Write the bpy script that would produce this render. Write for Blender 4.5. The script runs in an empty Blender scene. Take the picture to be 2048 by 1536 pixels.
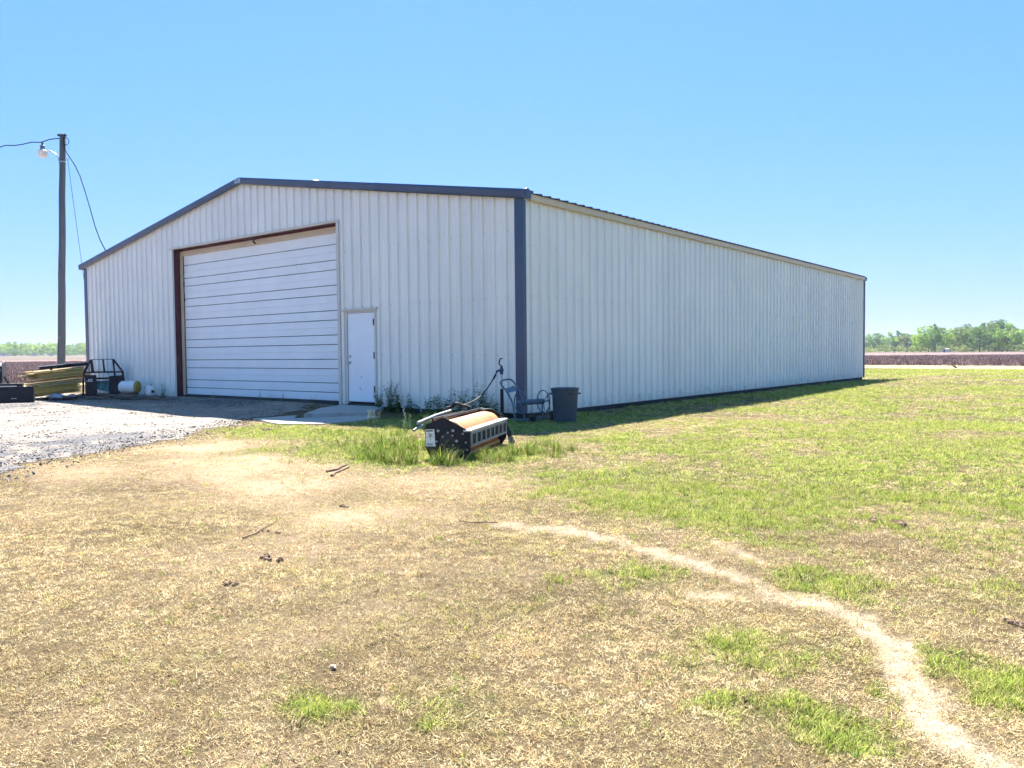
import bpy, math, random
import numpy as np
from mathutils import Matrix, Vector, Euler

random.seed(7)
np.random.seed(7)
scene = bpy.context.scene
COL = scene.collection

# ------------------------------------------------------------------ camera
CAM = np.array([9.4219, -12.2736, 1.2906])
YAW, PITCH, ROLL = 0.6691, -0.0389, -0.0100
cam_d = bpy.data.cameras.new('camera')
cam_d.sensor_width = 36.0
cam_d.lens = 1595.27 / 2048 * 36.0
cam_d.clip_start = 0.05
cam_d.clip_end = 6000
cam = bpy.data.objects.new('camera', cam_d)
COL.objects.link(cam)
fw = Vector((-math.sin(YAW) * math.cos(PITCH), math.cos(YAW) * math.cos(PITCH), math.sin(PITCH)))
rt = Vector((math.cos(YAW), math.sin(YAW), 0))
up = rt.cross(fw)
r2 = math.cos(ROLL) * rt + math.sin(ROLL) * up
u2 = -math.sin(ROLL) * rt + math.cos(ROLL) * up
m3 = Matrix((r2, u2, -fw)).transposed()
cam.matrix_world = Matrix.Translation(Vector(CAM)) @ m3.to_4x4()
scene.camera = cam

# ------------------------------------------------------------------ sky, sun, exposure
TOSUN = Vector((-0.48, 0.54, 1.0)).normalized()
SUN_EL = math.asin(TOSUN.z)
SUN_AZ = math.atan2(TOSUN.x, TOSUN.y)          # clockwise from +Y
world = bpy.data.worlds.new('World')
scene.world = world
world.use_nodes = True
wn, wl = world.node_tree.nodes, world.node_tree.links
wn.clear()
w_out = wn.new('ShaderNodeOutputWorld')
w_bg = wn.new('ShaderNodeBackground')
w_sky = wn.new('ShaderNodeTexSky')
w_sky.sky_type = 'NISHITA'
w_sky.sun_disc = False
w_sky.sun_elevation = SUN_EL
w_sky.sun_rotation = SUN_AZ
w_sky.altitude = 0.0
w_sky.air_density = 1.0
w_sky.dust_density = 0.3
w_sky.ozone_density = 1.0
w_bg.inputs['Strength'].default_value = 0.10
# the camera's response to the sky: one smooth curve per channel over the whole dome
w_sep = wn.new('ShaderNodeSeparateColor'); w_com = wn.new('ShaderNodeCombineColor')
wl.new(w_sky.outputs[0], w_sep.inputs[0])
for i, (gam, k) in enumerate(((0.84, 0.285), (0.48, 0.80), (0.50, 1.38))):
    pw = wn.new('ShaderNodeMath'); pw.operation = 'POWER'; pw.inputs[1].default_value = gam
    mu = wn.new('ShaderNodeMath'); mu.operation = 'MULTIPLY'; mu.inputs[1].default_value = k
    wl.new(w_sep.outputs[i], pw.inputs[0]); wl.new(pw.outputs[0], mu.inputs[0]); wl.new(mu.outputs[0], w_com.inputs[i])
wl.new(w_com.outputs[0], w_bg.inputs['Color'])
wl.new(w_bg.outputs[0], w_out.inputs['Surface'])

sun_d = bpy.data.lights.new('sun', 'SUN')
sun_d.energy = 5.0
sun_d.angle = math.radians(0.53)
sun_d.color = (1.0, 0.955, 0.89)
sun = bpy.data.objects.new('sun', sun_d)
COL.objects.link(sun)
sun.rotation_euler = TOSUN.to_track_quat('Z', 'Y').to_euler()
sun.location = (-20, 20, 60)

vs = scene.view_settings
vs.view_transform = 'Standard'
vs.look = 'None'
vs.exposure = 1.92
vs.gamma = 1.0
vs.use_curve_mapping = False
scene.render.resolution_x, scene.render.resolution_y = 1024, 768
HAZE = 0.00022
scene.cycles.max_bounces = 4
scene.cycles.diffuse_bounces = 3
scene.cycles.glossy_bounces = 2
scene.cycles.volume_bounces = 0
scene.cycles.use_adaptive_sampling = True
scene.cycles.adaptive_threshold = 0.03
scene.cycles.transparent_max_bounces = 6

# ------------------------------------------------------------------ helpers
def vnoise(x, y, seed=0):
    x = np.asarray(x, float); y = np.asarray(y, float)
    xi = np.floor(x).astype(np.int64); yi = np.floor(y).astype(np.int64)
    xf = x - xi; yf = y - yi
    def h(a, b):
        n = (a * 374761393 + b * 668265263 + seed * 1274126177) & 0xffffffff
        n = ((n ^ (n >> 13)) * 1274126177) & 0xffffffff
        n = n ^ (n >> 16)
        return (n & 0xffff) / 65535.0
    u = xf * xf * (3 - 2 * xf); v = yf * yf * (3 - 2 * yf)
    return (h(xi, yi) * (1 - u) + h(xi + 1, yi) * u) * (1 - v) + (h(xi, yi + 1) * (1 - u) + h(xi + 1, yi + 1) * u) * v

def fbm(x, y, seed=0, octv=4):
    s = 0; a = 0.5; t = 0
    for i in range(octv):
        s = s + a * vnoise(np.asarray(x) * 2 ** i, np.asarray(y) * 2 ** i, seed + i); t += a; a *= 0.5
    return s / t

def sst(a, b, x):
    t = np.clip((np.asarray(x, float) - a) / (b - a), 0, 1)
    return t * t * (3 - 2 * t)

def gz(x, y):
    """height of the ground"""
    x = np.asarray(x, float); y = np.asarray(y, float)
    z = 0.10 * sst(6, 20, y) * sst(0.3, 2.2, x) * sst(42, 30, y)
    z = z + 0.09 * sst(-1.6, -0.05, y) * sst(-3.2, -4.2, x) * sst(-19.5, -17.5, x) * (y < 12)
    d = np.hypot(x - CAM[0], y - CAM[1])
    z = z + (fbm(x * 0.9, y * 0.9, 3) - 0.5) * 0.05 * sst(30, 8, d) * sst(-0.2, -1.5, np.where((x < 0.3), y, -2))
    z = z + (fbm(x * 5, y * 5, 5, 3) - 0.5) * 0.018 * sst(14, 6, d)
    return z

class MB:
    def __init__(s):
        s.v = []; s.f = []
    def add(s, vs_, fs):
        o = len(s.v)
        s.v += [tuple(map(float, a)) for a in vs_]
        s.f += [tuple(i + o for i in f) for f in fs]
        return s
    def box(s, c, d, M=None):
        x, y, z = d[0] / 2, d[1] / 2, d[2] / 2
        p = [(-x, -y, -z), (x, -y, -z), (x, y, -z), (-x, y, -z), (-x, -y, z), (x, -y, z), (x, y, z), (-x, y, z)]
        if M is not None:
            p = [M @ Vector(a) for a in p]
        p = [(a[0] + c[0], a[1] + c[1], a[2] + c[2]) for a in p]
        return s.add(p, [(0, 3, 2, 1), (4, 5, 6, 7), (0, 1, 5, 4), (1, 2, 6, 5), (2, 3, 7, 6), (3, 0, 4, 7)])
    def span(s, a, b):
        return s.box([(a[i] + b[i]) / 2 for i in range(3)], [abs(a[i] - b[i]) for i in range(3)])
    def hexa(s, p):
        return s.add(p, [(0, 3, 2, 1), (4, 5, 6, 7), (0, 1, 5, 4), (1, 2, 6, 5), (2, 3, 7, 6), (3, 0, 4, 7)])
    def tube(s, path, r, seg=8, closed=False):
        P = [Vector(a) for a in path]; n = len(P)
        R = r if hasattr(r, '__len__') else [r] * n
        rings = []; ref = None
        for i in range(n):
            if closed:
                t = P[(i + 1) % n] - P[i - 1]
            else:
                t = P[min(i + 1, n - 1)] - P[max(i - 1, 0)]
            t = t.normalized() if t.length > 1e-9 else Vector((0, 0, 1))
            if ref is None:
                ref = t.orthogonal().normalized()
            a = (ref - t * ref.dot(t))
            a = a.normalized() if a.length > 1e-6 else t.orthogonal().normalized()
            ref = a
            b = t.cross(a)
            rings.append([P[i] + (a * math.cos(q) + b * math.sin(q)) * R[i] for q in [2 * math.pi * k / seg for k in range(seg)]])
        vs_ = [p for g in rings for p in g]; fs = []
        m = n if closed else n - 1
        for i in range(m):
            j = (i + 1) % n
            for k in range(seg):
                l = (k + 1) % seg
                fs.append((i * seg + k, i * seg + l, j * seg + l, j * seg + k))
        if not closed:
            fs.append(tuple(range(seg - 1, -1, -1))); fs.append(tuple((n - 1) * seg + k for k in range(seg)))
        return s.add(vs_, fs)
    def lathe(s, prof, seg=24, M=None, cap=True):
        """prof: (radius, height) pairs, axis z, transformed by M"""
        vs_ = []; fs = []
        for r, z in prof:
            for k in range(seg):
                a = 2 * math.pi * k / seg
                p = Vector((r * math.cos(a), r * math.sin(a), z))
                vs_.append(M @ p if M is not None else p)
        for i in range(len(prof) - 1):
            for k in range(seg):
                l = (k + 1) % seg
                fs.append((i * seg + k, i * seg + l, (i + 1) * seg + l, (i + 1) * seg + k))
        if cap:
            fs.append(tuple(range(seg - 1, -1, -1))); fs.append(tuple((len(prof) - 1) * seg + k for k in range(seg)))
        return s.add(vs_, fs)
    def prism(s, poly, a, b):
        """poly: list of 3-d points; extruded from offset a to offset b (vectors)"""
        n = len(poly); a = Vector(a); b = Vector(b)
        vs_ = [Vector(p) + a for p in poly] + [Vector(p) + b for p in poly]
        fs = [tuple(range(n - 1, -1, -1)), tuple(range(n, 2 * n))]
        fs += [(i, (i + 1) % n, n + (i + 1) % n, n + i) for i in range(n)]
        return s.add(vs_, fs)
    def mesh(s, name, mat, smooth=False, autosmooth=None):
        me = bpy.data.meshes.new(name)
        me.from_pydata(s.v, [], s.f)
        me.update()
        if mat is not None:
            me.materials.append(mat)
        if smooth:
            me.shade_smooth()
            if autosmooth:
                me.set_sharp_from_angle(angle=math.radians(autosmooth))
        return me
    def build(s, name, mat, parent=None, smooth=False, auto=40, bevel=0):
        return link(name, s.mesh(name, mat, smooth, auto), parent, bevel=bevel)

def link(name, me, parent=None, loc=None, bevel=0):
    o = bpy.data.objects.new(name, me)
    COL.objects.link(o)
    if parent is not None:
        o.parent = parent
        off = Vector(parent['_loc'])
        o.matrix_parent_inverse = Matrix.Translation(-off)
    if loc is not None:
        o.location = loc
    o['_loc'] = tuple(o.location) if parent is None else (0.0, 0.0, 0.0)
    if bevel:
        b = o.modifiers.new('bevel', 'BEVEL'); b.width = bevel; b.segments = 2; b.limit_method = 'ANGLE'
    return o

def sub(name, mb, mat, part, smooth=False, auto=40, bevel=0):
    """a sub-part: child of a part (parts sit at the origin of their thing's frame)"""
    o = bpy.data.objects.new(name, mb.mesh(name, mat, smooth, auto) if isinstance(mb, MB) else mb)
    COL.objects.link(o)
    o.parent = part
    o.matrix_parent_inverse = Matrix.Translation(-part.location)
    if bevel:
        b = o.modifiers.new('bevel', 'BEVEL'); b.width = bevel; b.segments = 2; b.limit_method = 'ANGLE'
    return o

def thing(name, loc, label, cat, group=None):
    o = bpy.data.objects.new(name, None)
    COL.objects.link(o)
    o.location = loc
    o.empty_display_size = 0.1
    o['_loc'] = tuple(map(float, loc))
    tag(o, label, cat, group)
    return o

def tag(o, label, cat, group=None):
    o['label'] = label; o['category'] = cat
    if group: o['group'] = group
    return o

def struct(o):
    o['kind'] = 'structure'; return o

# ------------------------------------------------------------------ materials
def nd(nt, t, **kw):
    n = nt.nodes.new(t)
    for k, v in kw.items():
        if k.startswith('i_'):
            n.inputs[k[2:]].default_value = v
        else:
            setattr(n, k, v)
    return n

def mix_col(nt, fac, a, b, mode='MIX'):
    n = nt.nodes.new('ShaderNodeMix'); n.data_type = 'RGBA'; n.blend_type = mode
    for sock, val in ((n.inputs[0], fac), (n.inputs[6], a), (n.inputs[7], b)):
        if hasattr(val, 'links') or hasattr(val, 'is_linked'):
            nt.links.new(val, sock)
        elif isinstance(val, (tuple, list)):
            sock.default_value = (*val[:3], 1)
        else:
            sock.default_value = val
    return n.outputs[2]

def ramp(nt, fac, stops):
    n = nt.nodes.new('ShaderNodeValToRGB')
    e = n.color_ramp.elements
    while len(e) < len(stops): e.new(0.5)
    for k, (p, c) in zip(e, stops):
        k.position = p; k.color = (*c, 1) if len(c) == 3 else c
    nt.links.new(fac, n.inputs[0])
    return n.outputs[0]

def noise(nt, scale, detail=4, rough=0.55, vec=None, dist=0.0):
    n = nd(nt, 'ShaderNodeTexNoise')
    n.inputs['Scale'].default_value = scale; n.inputs['Detail'].default_value = detail
    n.inputs['Roughness'].default_value = rough; n.inputs['Distortion'].default_value = dist
    if vec is not None: nt.links.new(vec, n.inputs['Vector'])
    return n.outputs['Fac']

def new_mat(name):
    m = bpy.data.materials.new(name); m.use_nodes = True
    nt = m.node_tree
    return m, nt, nt.nodes['Principled BSDF']

def pmat(name, col, rough=0.5, metal=0.0, var=0.12, scale=6.0, bump=0.0, bscale=60, spec=0.5, wear=None, objvar=0.0, coat=0.0, stretch=None):
    """paint / wood / rubber etc.: base colour with blotchy variation, roughness variation and fine relief.
    wear = (colour, amount, scale) adds worn or dirty blotches of their own shape"""
    m, nt, b = new_mat(name)
    tc = nd(nt, 'ShaderNodeTexCoord').outputs['Object']
    if stretch:
        mp = nd(nt, 'ShaderNodeMapping'); mp.inputs['Scale'].default_value = stretch
        nt.links.new(tc, mp.inputs['Vector']); tc = mp.outputs[0]
    n1 = noise(nt, scale, 5, 0.6, tc)
    lo = tuple(c * (1 - var) for c in col); hi = tuple(min(1, c * (1 + var)) for c in col)
    c = ramp(nt, n1, [(0.3, lo), (0.7, hi)])
    if objvar:
        oi = nd(nt, 'ShaderNodeObjectInfo')
        r = ramp(nt, oi.outputs['Random'], [(0, (1 - objvar,) * 3), (1, (1 + objvar * .3,) * 3)])
        c = mix_col(nt, 1.0, c, r, 'MULTIPLY')
    if wear:
        n2 = noise(nt, wear[2], 6, 0.65, tc)
        f = ramp(nt, n2, [(1 - wear[1] - .12, (0, 0, 0)), (1 - wear[1] + .06, (1, 1, 1))])
        c = mix_col(nt, f, c, wear[0])
    nt.links.new(c, b.inputs['Base Color'])
    rr = ramp(nt, n1, [(0.2, (max(0, rough - .1),) * 3), (0.8, (min(1, rough + .1),) * 3)])
    nt.links.new(rr, b.inputs['Roughness'])
    b.inputs['Metallic'].default_value = metal
    b.inputs['Specular IOR Level'].default_value = spec
    b.inputs['Coat Weight'].default_value = coat
    if bump:
        bp = nd(nt, 'ShaderNodeBump'); bp.inputs['Strength'].default_value = bump; bp.inputs['Distance'].default_value = 0.01
        nt.links.new(noise(nt, bscale, 5, 0.6, tc), bp.inputs['Height'])
        nt.links.new(bp.outputs[0], b.inputs['Normal'])
    return m

def wall_mat(name, col, z0):
    """painted sheet steel: faint streaks, mud splash near the foot"""
    m, nt, b = new_mat(name)
    geo = nd(nt, 'ShaderNodeNewGeometry')
    pos = geo.outputs['Position']
    mp = nd(nt, 'ShaderNodeMapping'); mp.inputs['Scale'].default_value = (9, 9, 0.5)
    nt.links.new(pos, mp.inputs['Vector'])
    streak = noise(nt, 1.0, 5, 0.6, mp.outputs[0])
    c = ramp(nt, streak, [(0.3, tuple(k * .955 for k in col)), (0.65, col)])
    blot = noise(nt, 0.9, 3, 0.5, pos)
    c = mix_col(nt, 1.0, c, ramp(nt, blot, [(.3, (.95, .95, .95)), (.7, (1.03, 1.02, 1.0))]), 'MULTIPLY')
    oi = nd(nt, 'ShaderNodeObjectInfo')
    c = mix_col(nt, 1.0, c, ramp(nt, oi.outputs['Random'], [(0, (.965, .965, .965)), (1, (1.02, 1.02, 1.015))]), 'MULTIPLY')
    sp = nd(nt, 'ShaderNodeSeparateXYZ'); nt.links.new(pos, sp.inputs[0])
    ma = nd(nt, 'ShaderNodeMath', operation='MULTIPLY_ADD'); nt.links.new(noise(nt, 7, 6, .7, pos), ma.inputs[0])
    ma.inputs[1].default_value = 0.9; ma.inputs[2].default_value = -0.2
    sb = nd(nt, 'ShaderNodeMath', operation='SUBTRACT'); nt.links.new(ma.outputs[0], sb.inputs[0])
    mz = nd(nt, 'ShaderNodeMath', operation='MULTIPLY'); nt.links.new(sp.outputs[2], mz.inputs[0]); mz.inputs[1].default_value = 0.8
    nt.links.new(mz.outputs[0], sb.inputs[1])
    f = ramp(nt, sb.outputs[0], [(0.0, (0, 0, 0)), (0.35, (.55, .55, .55))])
    c = mix_col(nt, f, c, (.30, .24, .17))
    nt.links.new(c, b.inputs['Base Color'])
    b.inputs['Roughness'].default_value = 0.27
    b.inputs['Specular IOR Level'].default_value = 0.6
    bp = nd(nt, 'ShaderNodeBump'); bp.inputs['Strength'].default_value = 0.22; bp.inputs['Distance'].default_value = 0.02
    mp2 = nd(nt, 'ShaderNodeMapping'); mp2.inputs['Scale'].default_value = (2.5, 2.5, .8)
    nt.links.new(pos, mp2.inputs['Vector'])
    nt.links.new(noise(nt, 1.0, 3, .5, mp2.outputs[0]), bp.inputs['Height'])
    nt.links.new(bp.outputs[0], b.inputs['Normal'])
    return m

M = {}
M['wall'] = wall_mat('wall_steel', (.90, .865, .81), 0.12)
M['door'] = pmat('white_door_paint', (.86, .87, .88), .38, var=.04, scale=1.5, bump=.05, bscale=8, wear=((.45, .40, .33), .10, 3.0))
M['wdoor'] = pmat('white_steel_door_paint', (.85, .86, .88), .35, var=.03, scale=2, wear=((.40, .36, .30), .13, 9.0))
M['trim'] = pmat('slate_trim', (.048, .073, .135), .35, var=.15, scale=3)
M['cream'] = pmat('cream_trim', (.60, .48, .33), .45, var=.08, scale=3)
M['stone'] = pmat('stone_trim', (.60, .575, .52), .42, var=.06, scale=3)
M['maroon'] = pmat('red_oxide_steel', (.075, .010, .022), .55, var=.25, scale=5)
M['base'] = pmat('dark_footing', (.045, .042, .045), .85, var=.35, scale=6, bump=.5, bscale=30)  # concrete footing; its shade is put into this near-black colour
M['roof'] = pmat('dull_roof_sheet', (.14, .15, .155), .75, spec=.2, var=.1)
M['seal'] = pmat('rubber_seal', (.02, .022, .028), .8)
M['black'] = pmat('black_paint', (.006, .007, .010), .5, var=.3, scale=8, spec=.3, wear=((.025, .02, .016), .25, 12))
M['navy'] = pmat('dark_blue_black_paint', (.004, .006, .016), .5, var=.3, scale=6, spec=.3, wear=((.016, .016, .02), .22, 9))
M['rubber'] = pmat('black_rubber', (.007, .007, .008), .7)
M['steel'] = pmat('galvanised_steel', (.42, .43, .45), .42, metal=.7, var=.15)
M['greysteel'] = pmat('worn_grey_steel', (.17, .19, .225), .5, metal=.3, var=.2, scale=10, wear=((.16, .09, .05), .22, 14))
M['rust'] = pmat('sunbleached_rust', (.50, .21, .075), .62, var=.22, scale=5, bump=.12, bscale=70, wear=((.33, .13, .045), .35, 7))
M['galv'] = pmat('dull_galvanised', (.30, .30, .29), .6, metal=.2, var=.2, scale=12, wear=((.18, .11, .06), .3, 10))
M['screw'] = pmat('screw_heads', (.20, .19, .18), .5, metal=.5)
M['concrete'] = pmat('concrete', (.40, .37, .34), .9, var=.15, scale=5, bump=.4, bscale=40, wear=((.24, .20, .16), .35, 4))
M['can'] = pmat('blue_grey_plastic', (.045, .064, .093), .55, var=.12, scale=5, bump=.1, bscale=40, wear=((.06, .075, .10), .2, 9))
M['reel'] = pmat('blue_grey_tube', (.10, .15, .20), .45, var=.2, scale=10, metal=.2, wear=((.20, .12, .07), .15, 18))
M['blue'] = pmat('blue_enamel', (.02, .035, .14), .4)
M['white'] = pmat('white_paint', (.78, .78, .76), .45, var=.05)
M['propane'] = pmat('white_tank_paint', (.72, .72, .68), .4, var=.06, wear=((.36, .26, .15), .22, 9))
M['yellow'] = pmat('yellow_plastic', (.36, .26, .05), .5, var=.1)
M['lumy'] = pmat('yellow_lumber', (.84, .52, .13), .75, var=.25, scale=3, stretch=(1, 1, 14), bump=.2, bscale=20, objvar=.45)
M['lumg'] = pmat('weathered_lumber', (.66, .48, .20), .8, var=.28, scale=3, stretch=(1, 1, 14), bump=.2, bscale=20, objvar=.5)
M['darkwood'] = pmat('grey_brown_board', (.13, .09, .07), .85, var=.3, scale=4, bump=.3, bscale=20)
M['pole'] = pmat('weathered_pole', (.10, .108, .125), .9, var=.3, scale=3, stretch=(5, 5, .4), bump=.5, bscale=12)
M['teal'] = pmat('teal_tarp', (.05, .19, .21), .5, var=.3, scale=6, bump=.4, bscale=9)
M['glass'] = pmat('lamp_refractor', (.80, .74, .74), .25, var=.03)
M['bark'] = pmat('bark', (.06, .048, .038), .95, var=.3, scale=2)
M['twig'] = pmat('dry_twig', (.20, .13, .08), .9, var=.3, scale=20)
M['twigp'] = pmat('pale_pebble', (.48, .36, .26), .9)
M['clod'] = pmat('dark_clod', (.24, .155, .10), .95, var=.4, scale=20, bump=.6, bscale=60)
M['bird'] = pmat('black_feathers', (.012, .012, .014), .6)
M['shedwall'] = pmat('white_far_wall', (.7, .7, .68), .7)
M['shedroof'] = pmat('far_roof', (.30, .29, .29), .6)
M['ink'] = pmat('black_print', (.01, .01, .012), .5)
M['cable'] = pmat('black_cable', (.008, .009, .011), .95, spec=.05)
M['guy'] = pmat('guy_strand', (.05, .08, .09), .9, spec=.1)

def leaf_mat(name, c1, c2, trans=.35, rnd=0.0):
    m, nt, b = new_mat(name)
    nt.nodes.remove(b)
    out = nt.nodes['Material Output']
    at = nd(nt, 'ShaderNodeAttribute', attribute_name='bv')
    c = ramp(nt, at.outputs['Fac'], [(0, c1), (1, c2)])
    if rnd:
        oi = nd(nt, 'ShaderNodeObjectInfo')
        c = mix_col(nt, 1.0, c, ramp(nt, oi.outputs['Random'], [(0, (1 - rnd, 1 - rnd * .8, 1 - rnd * .6)), (1, (1 + rnd * .5, 1 + rnd * .3, 1))]), 'MULTIPLY')
    d = nd(nt, 'ShaderNodeBsdfDiffuse'); t = nd(nt, 'ShaderNodeBsdfTranslucent'); mx = nd(nt, 'ShaderNodeMixShader')
    mx.inputs[0].default_value = trans
    nt.links.new(c, d.inputs['Color']); nt.links.new(c, t.inputs['Color'])
    nt.links.new(d.outputs[0], mx.inputs[1]); nt.links.new(t.outputs[0], mx.inputs[2])
    nt.links.new(mx.outputs[0], out.inputs['Surface'])
    return m

def inst_mat(name, trans=.3, rough=None):
    """colour comes from the point each instance stands on, times a per-blade value"""
    m, nt, b = new_mat(name)
    at = nd(nt, 'ShaderNodeAttribute', attribute_name='col', attribute_type='INSTANCER')
    bv = nd(nt, 'ShaderNodeAttribute', attribute_name='bv')
    c = mix_col(nt, 1.0, at.outputs['Color'], ramp(nt, bv.outputs['Fac'], [(0, (.16, .14, .12)), (.28, (.50, .47, .43)), (.42, (.98, .96, .93)), (1, (1.28, 1.24, 1.2))]), 'MULTIPLY')
    if trans is None:
        nt.links.new(c, b.inputs['Base Color']); b.inputs['Roughness'].default_value = rough or .8
        return m
    nt.nodes.remove(b)
    out = nt.nodes['Material Output']
    d = nd(nt, 'ShaderNodeBsdfDiffuse'); t = nd(nt, 'ShaderNodeBsdfTranslucent'); mx = nd(nt, 'ShaderNodeMixShader')
    mx.inputs[0].default_value = trans
    nt.links.new(c, d.inputs['Color']); nt.links.new(c, t.inputs['Color'])
    nt.links.new(d.outputs[0], mx.inputs[1]); nt.links.new(t.outputs[0], mx.inputs[2])
    nt.links.new(mx.outputs[0], out.inputs['Surface'])
    return m

# ------------------------------------------------------------------ what grows where (world x, y)
PATH = [(5.65, -7.67), (6.1, -7.52), (6.71, -7.64), (7.14, -7.76), (7.62, -7.9), (7.94, -8.14), (8.15, -8.14), (8.37, -8.26), (8.59, -8.55), (8.72, -8.86), (8.85, -9.2), (8.94, -9.36), (9.08, -9.43), (9.4, -9.6)]
PATH2 = [(7.6, -8.42), (7.8, -8.24), (8.1, -8.15)]
PATH3 = [(6.9, -7.1), (7.3, -7.3), (7.6, -7.55)]
def dist_poly(x, y, P):
    d = np.full(np.shape(x), 1e9)
    for (ax, ay), (bx, by) in zip(P[:-1], P[1:]):
        ex, ey = bx - ax, by - ay
        t = np.clip(((x - ax) * ex + (y - ay) * ey) / (ex * ex + ey * ey), 0, 1)
        d = np.minimum(d, np.hypot(x - ax - t * ex, y - ay - t * ey))
    return d

# (x, y, radius, amount) green-up patches
BLOBS = [(6.8, -5.6, 1.5, .9), (6.2, -.4, 2.6, .5), (8.2, -3.3, 1.3, .7), (5.9, -6.2, .9, .6), (6.5, -6.7, .5, .5),
         (8.11, -7.6, .33, .9), (8.6, -7.45, .33, .7), (8.1, -8.95, .3, .6), (8.9, -8.8, .22, .9), (8.53, -9.5, .2, .9),
         (6.81, -10.5, .13, .6), (6.95, -10.55, .15, .5), (7.2, -8.35, .35, .55), (1.9, -4.9, 1.2, 1.0), (3.2, -4.5, .9, .95),
         (.6, -5.4, .9, .95), (-.8, -4.0, 1.3, .95), (-1.9, -4.0, .7, .8), (4.3, -3.6, 1.1, .6), (2.9, -2.3, 1.2, .8), (-2.6, -4.3, .7, .6), (.2, -6.1, .55, .85),
         (1.0, 1.2, 1.6, .95), (1.0, 4, 1.6, .95), (1.0, 7, 1.8, .9), (1.0, 10, 2, .9), (1.0, 13.5, 2.2, .9), (1, 18, 2.6, .9), (1, 22, 2, .8), (-1.5, -.8, 1.2, .95), (-1.3, -1.9, 1.3, .95), (.6, -1.6, 1.2, .9), (-3, -3.3, .6, .5),
         (9.3, -6.6, .5, .5), (10.2, -4.5, 1.2, .5), (3.1, -6.45, .16, .5), (7.4, -10.3, .2, .35), (6.9, -8.9, .4, .25)]
def green_at(x, y):
    g = np.zeros(np.shape(x))
    wx = x + (fbm(x * 2.2, y * 2.2, 13) - .5) * .7; wy = y + (fbm(x * 2.2, y * 2.2, 17) - .5) * .7
    for bx, by, br, a in BLOBS:
        g = np.maximum(g, a * np.exp(-(((wx - bx) ** 2 + (wy - by) ** 2) / (br * br))))
    side = sst(3.0, 6.0, x + 0.35 * (y + 6)) * sst(-7.6, -5.0, y)
    g = np.maximum(g, .60 * side)
    g = np.maximum(g, .95 * sst(27, 36, y))
    n = fbm(x * .7, y * .7, 11, 4); n2 = fbm(x * 4.5, y * 4.5, 21, 4)
    g = g + (n - .5) * 1.7 * sst(.05, .4, g) + (n2 - .5) * 1.1 * sst(.05, .3, g)
    # tan band in the lawn, near the far end
    g = g - .35 * np.exp(-((y - 24) / 4.0) ** 2) * (fbm(x * .3, y * .5, 31) > .38)
    g = g - 1.3 * sand_at(x, y)          # the worn trail carries no new growth
    return np.clip(g, 0, 1)
def bare_at(x, y):
    """bare pinkish soil"""
    b = np.zeros(np.shape(x))
    for bx, by, br, a in [(1.2, -7.0, 1.5, .95), (-.8, -5.9, 1.0, .8), (2.6, -7.4, 1.1, .8), (4.6, -8.0, .7, .45), (5.0, -9.2, .7, .4), (0.2, -8.2, .9, .8), (3.6, -6.7, .9, .6), (4.3, -6.1, .6, .4), (7.9, -6.2, .3, .3)]:
        b = np.maximum(b, a * np.exp(-(((x - bx) ** 2 + (y - by) ** 2) / (br * br))))
    b = b + (fbm(x * 1.3, y * 1.3, 41) - .5) * .9 * sst(.05, .3, b) + np.clip(fbm(x * 1.1, y * 1.1, 43) - .60, 0, 1) * 1.3
    return np.clip(b, 0, 1)
def sand_at(x, y):
    w = .035 + .09 * fbm(x * 3, y * 3, 51)
    d = np.minimum(dist_poly(x, y, PATH), np.minimum(dist_poly(x, y, PATH2) + .02, dist_poly(x, y, PATH3) + .05))
    return .85 * (.6 + .4 * sst(.25, .5, fbm(x * 5, y * 5, 53))) * (1 - sst(w * .4, w * 1.5, d + (fbm(x * 14, y * 14, 52, 2) - .5) * .10))
GB = [(0.6, -10.2), (-.46, -8.91), (-1.47, -7.81), (-2.0, -6.49), (-2.98, -5.05), (-3.65, -3.97), (-4.6, -2.9), (-5.6, -1.4), (-6.2, 0.05)]
def gravel_side(x, y):
    """signed distance to the gravel border, positive on the gravel"""
    d = dist_poly(x, y, GB)
    gx = np.interp(y, [p[1] for p in GB], [p[0] for p in GB])
    s = np.where(x < gx, d, -d)
    return s + (fbm(x * 1.7, y * 1.7, 61) - .5) * .9
def grass_ok(x, y):
    inside = (x < 0.03) & (x > -18.6) & (y > -0.03) & (y < 24.1)
    slab = ((x > -5.4) & (x < -2.3) & (y > -2.9) & (y < .1) & (x + .75 * y < -2.6 + 1.6))
    return ~inside & ~slab

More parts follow.
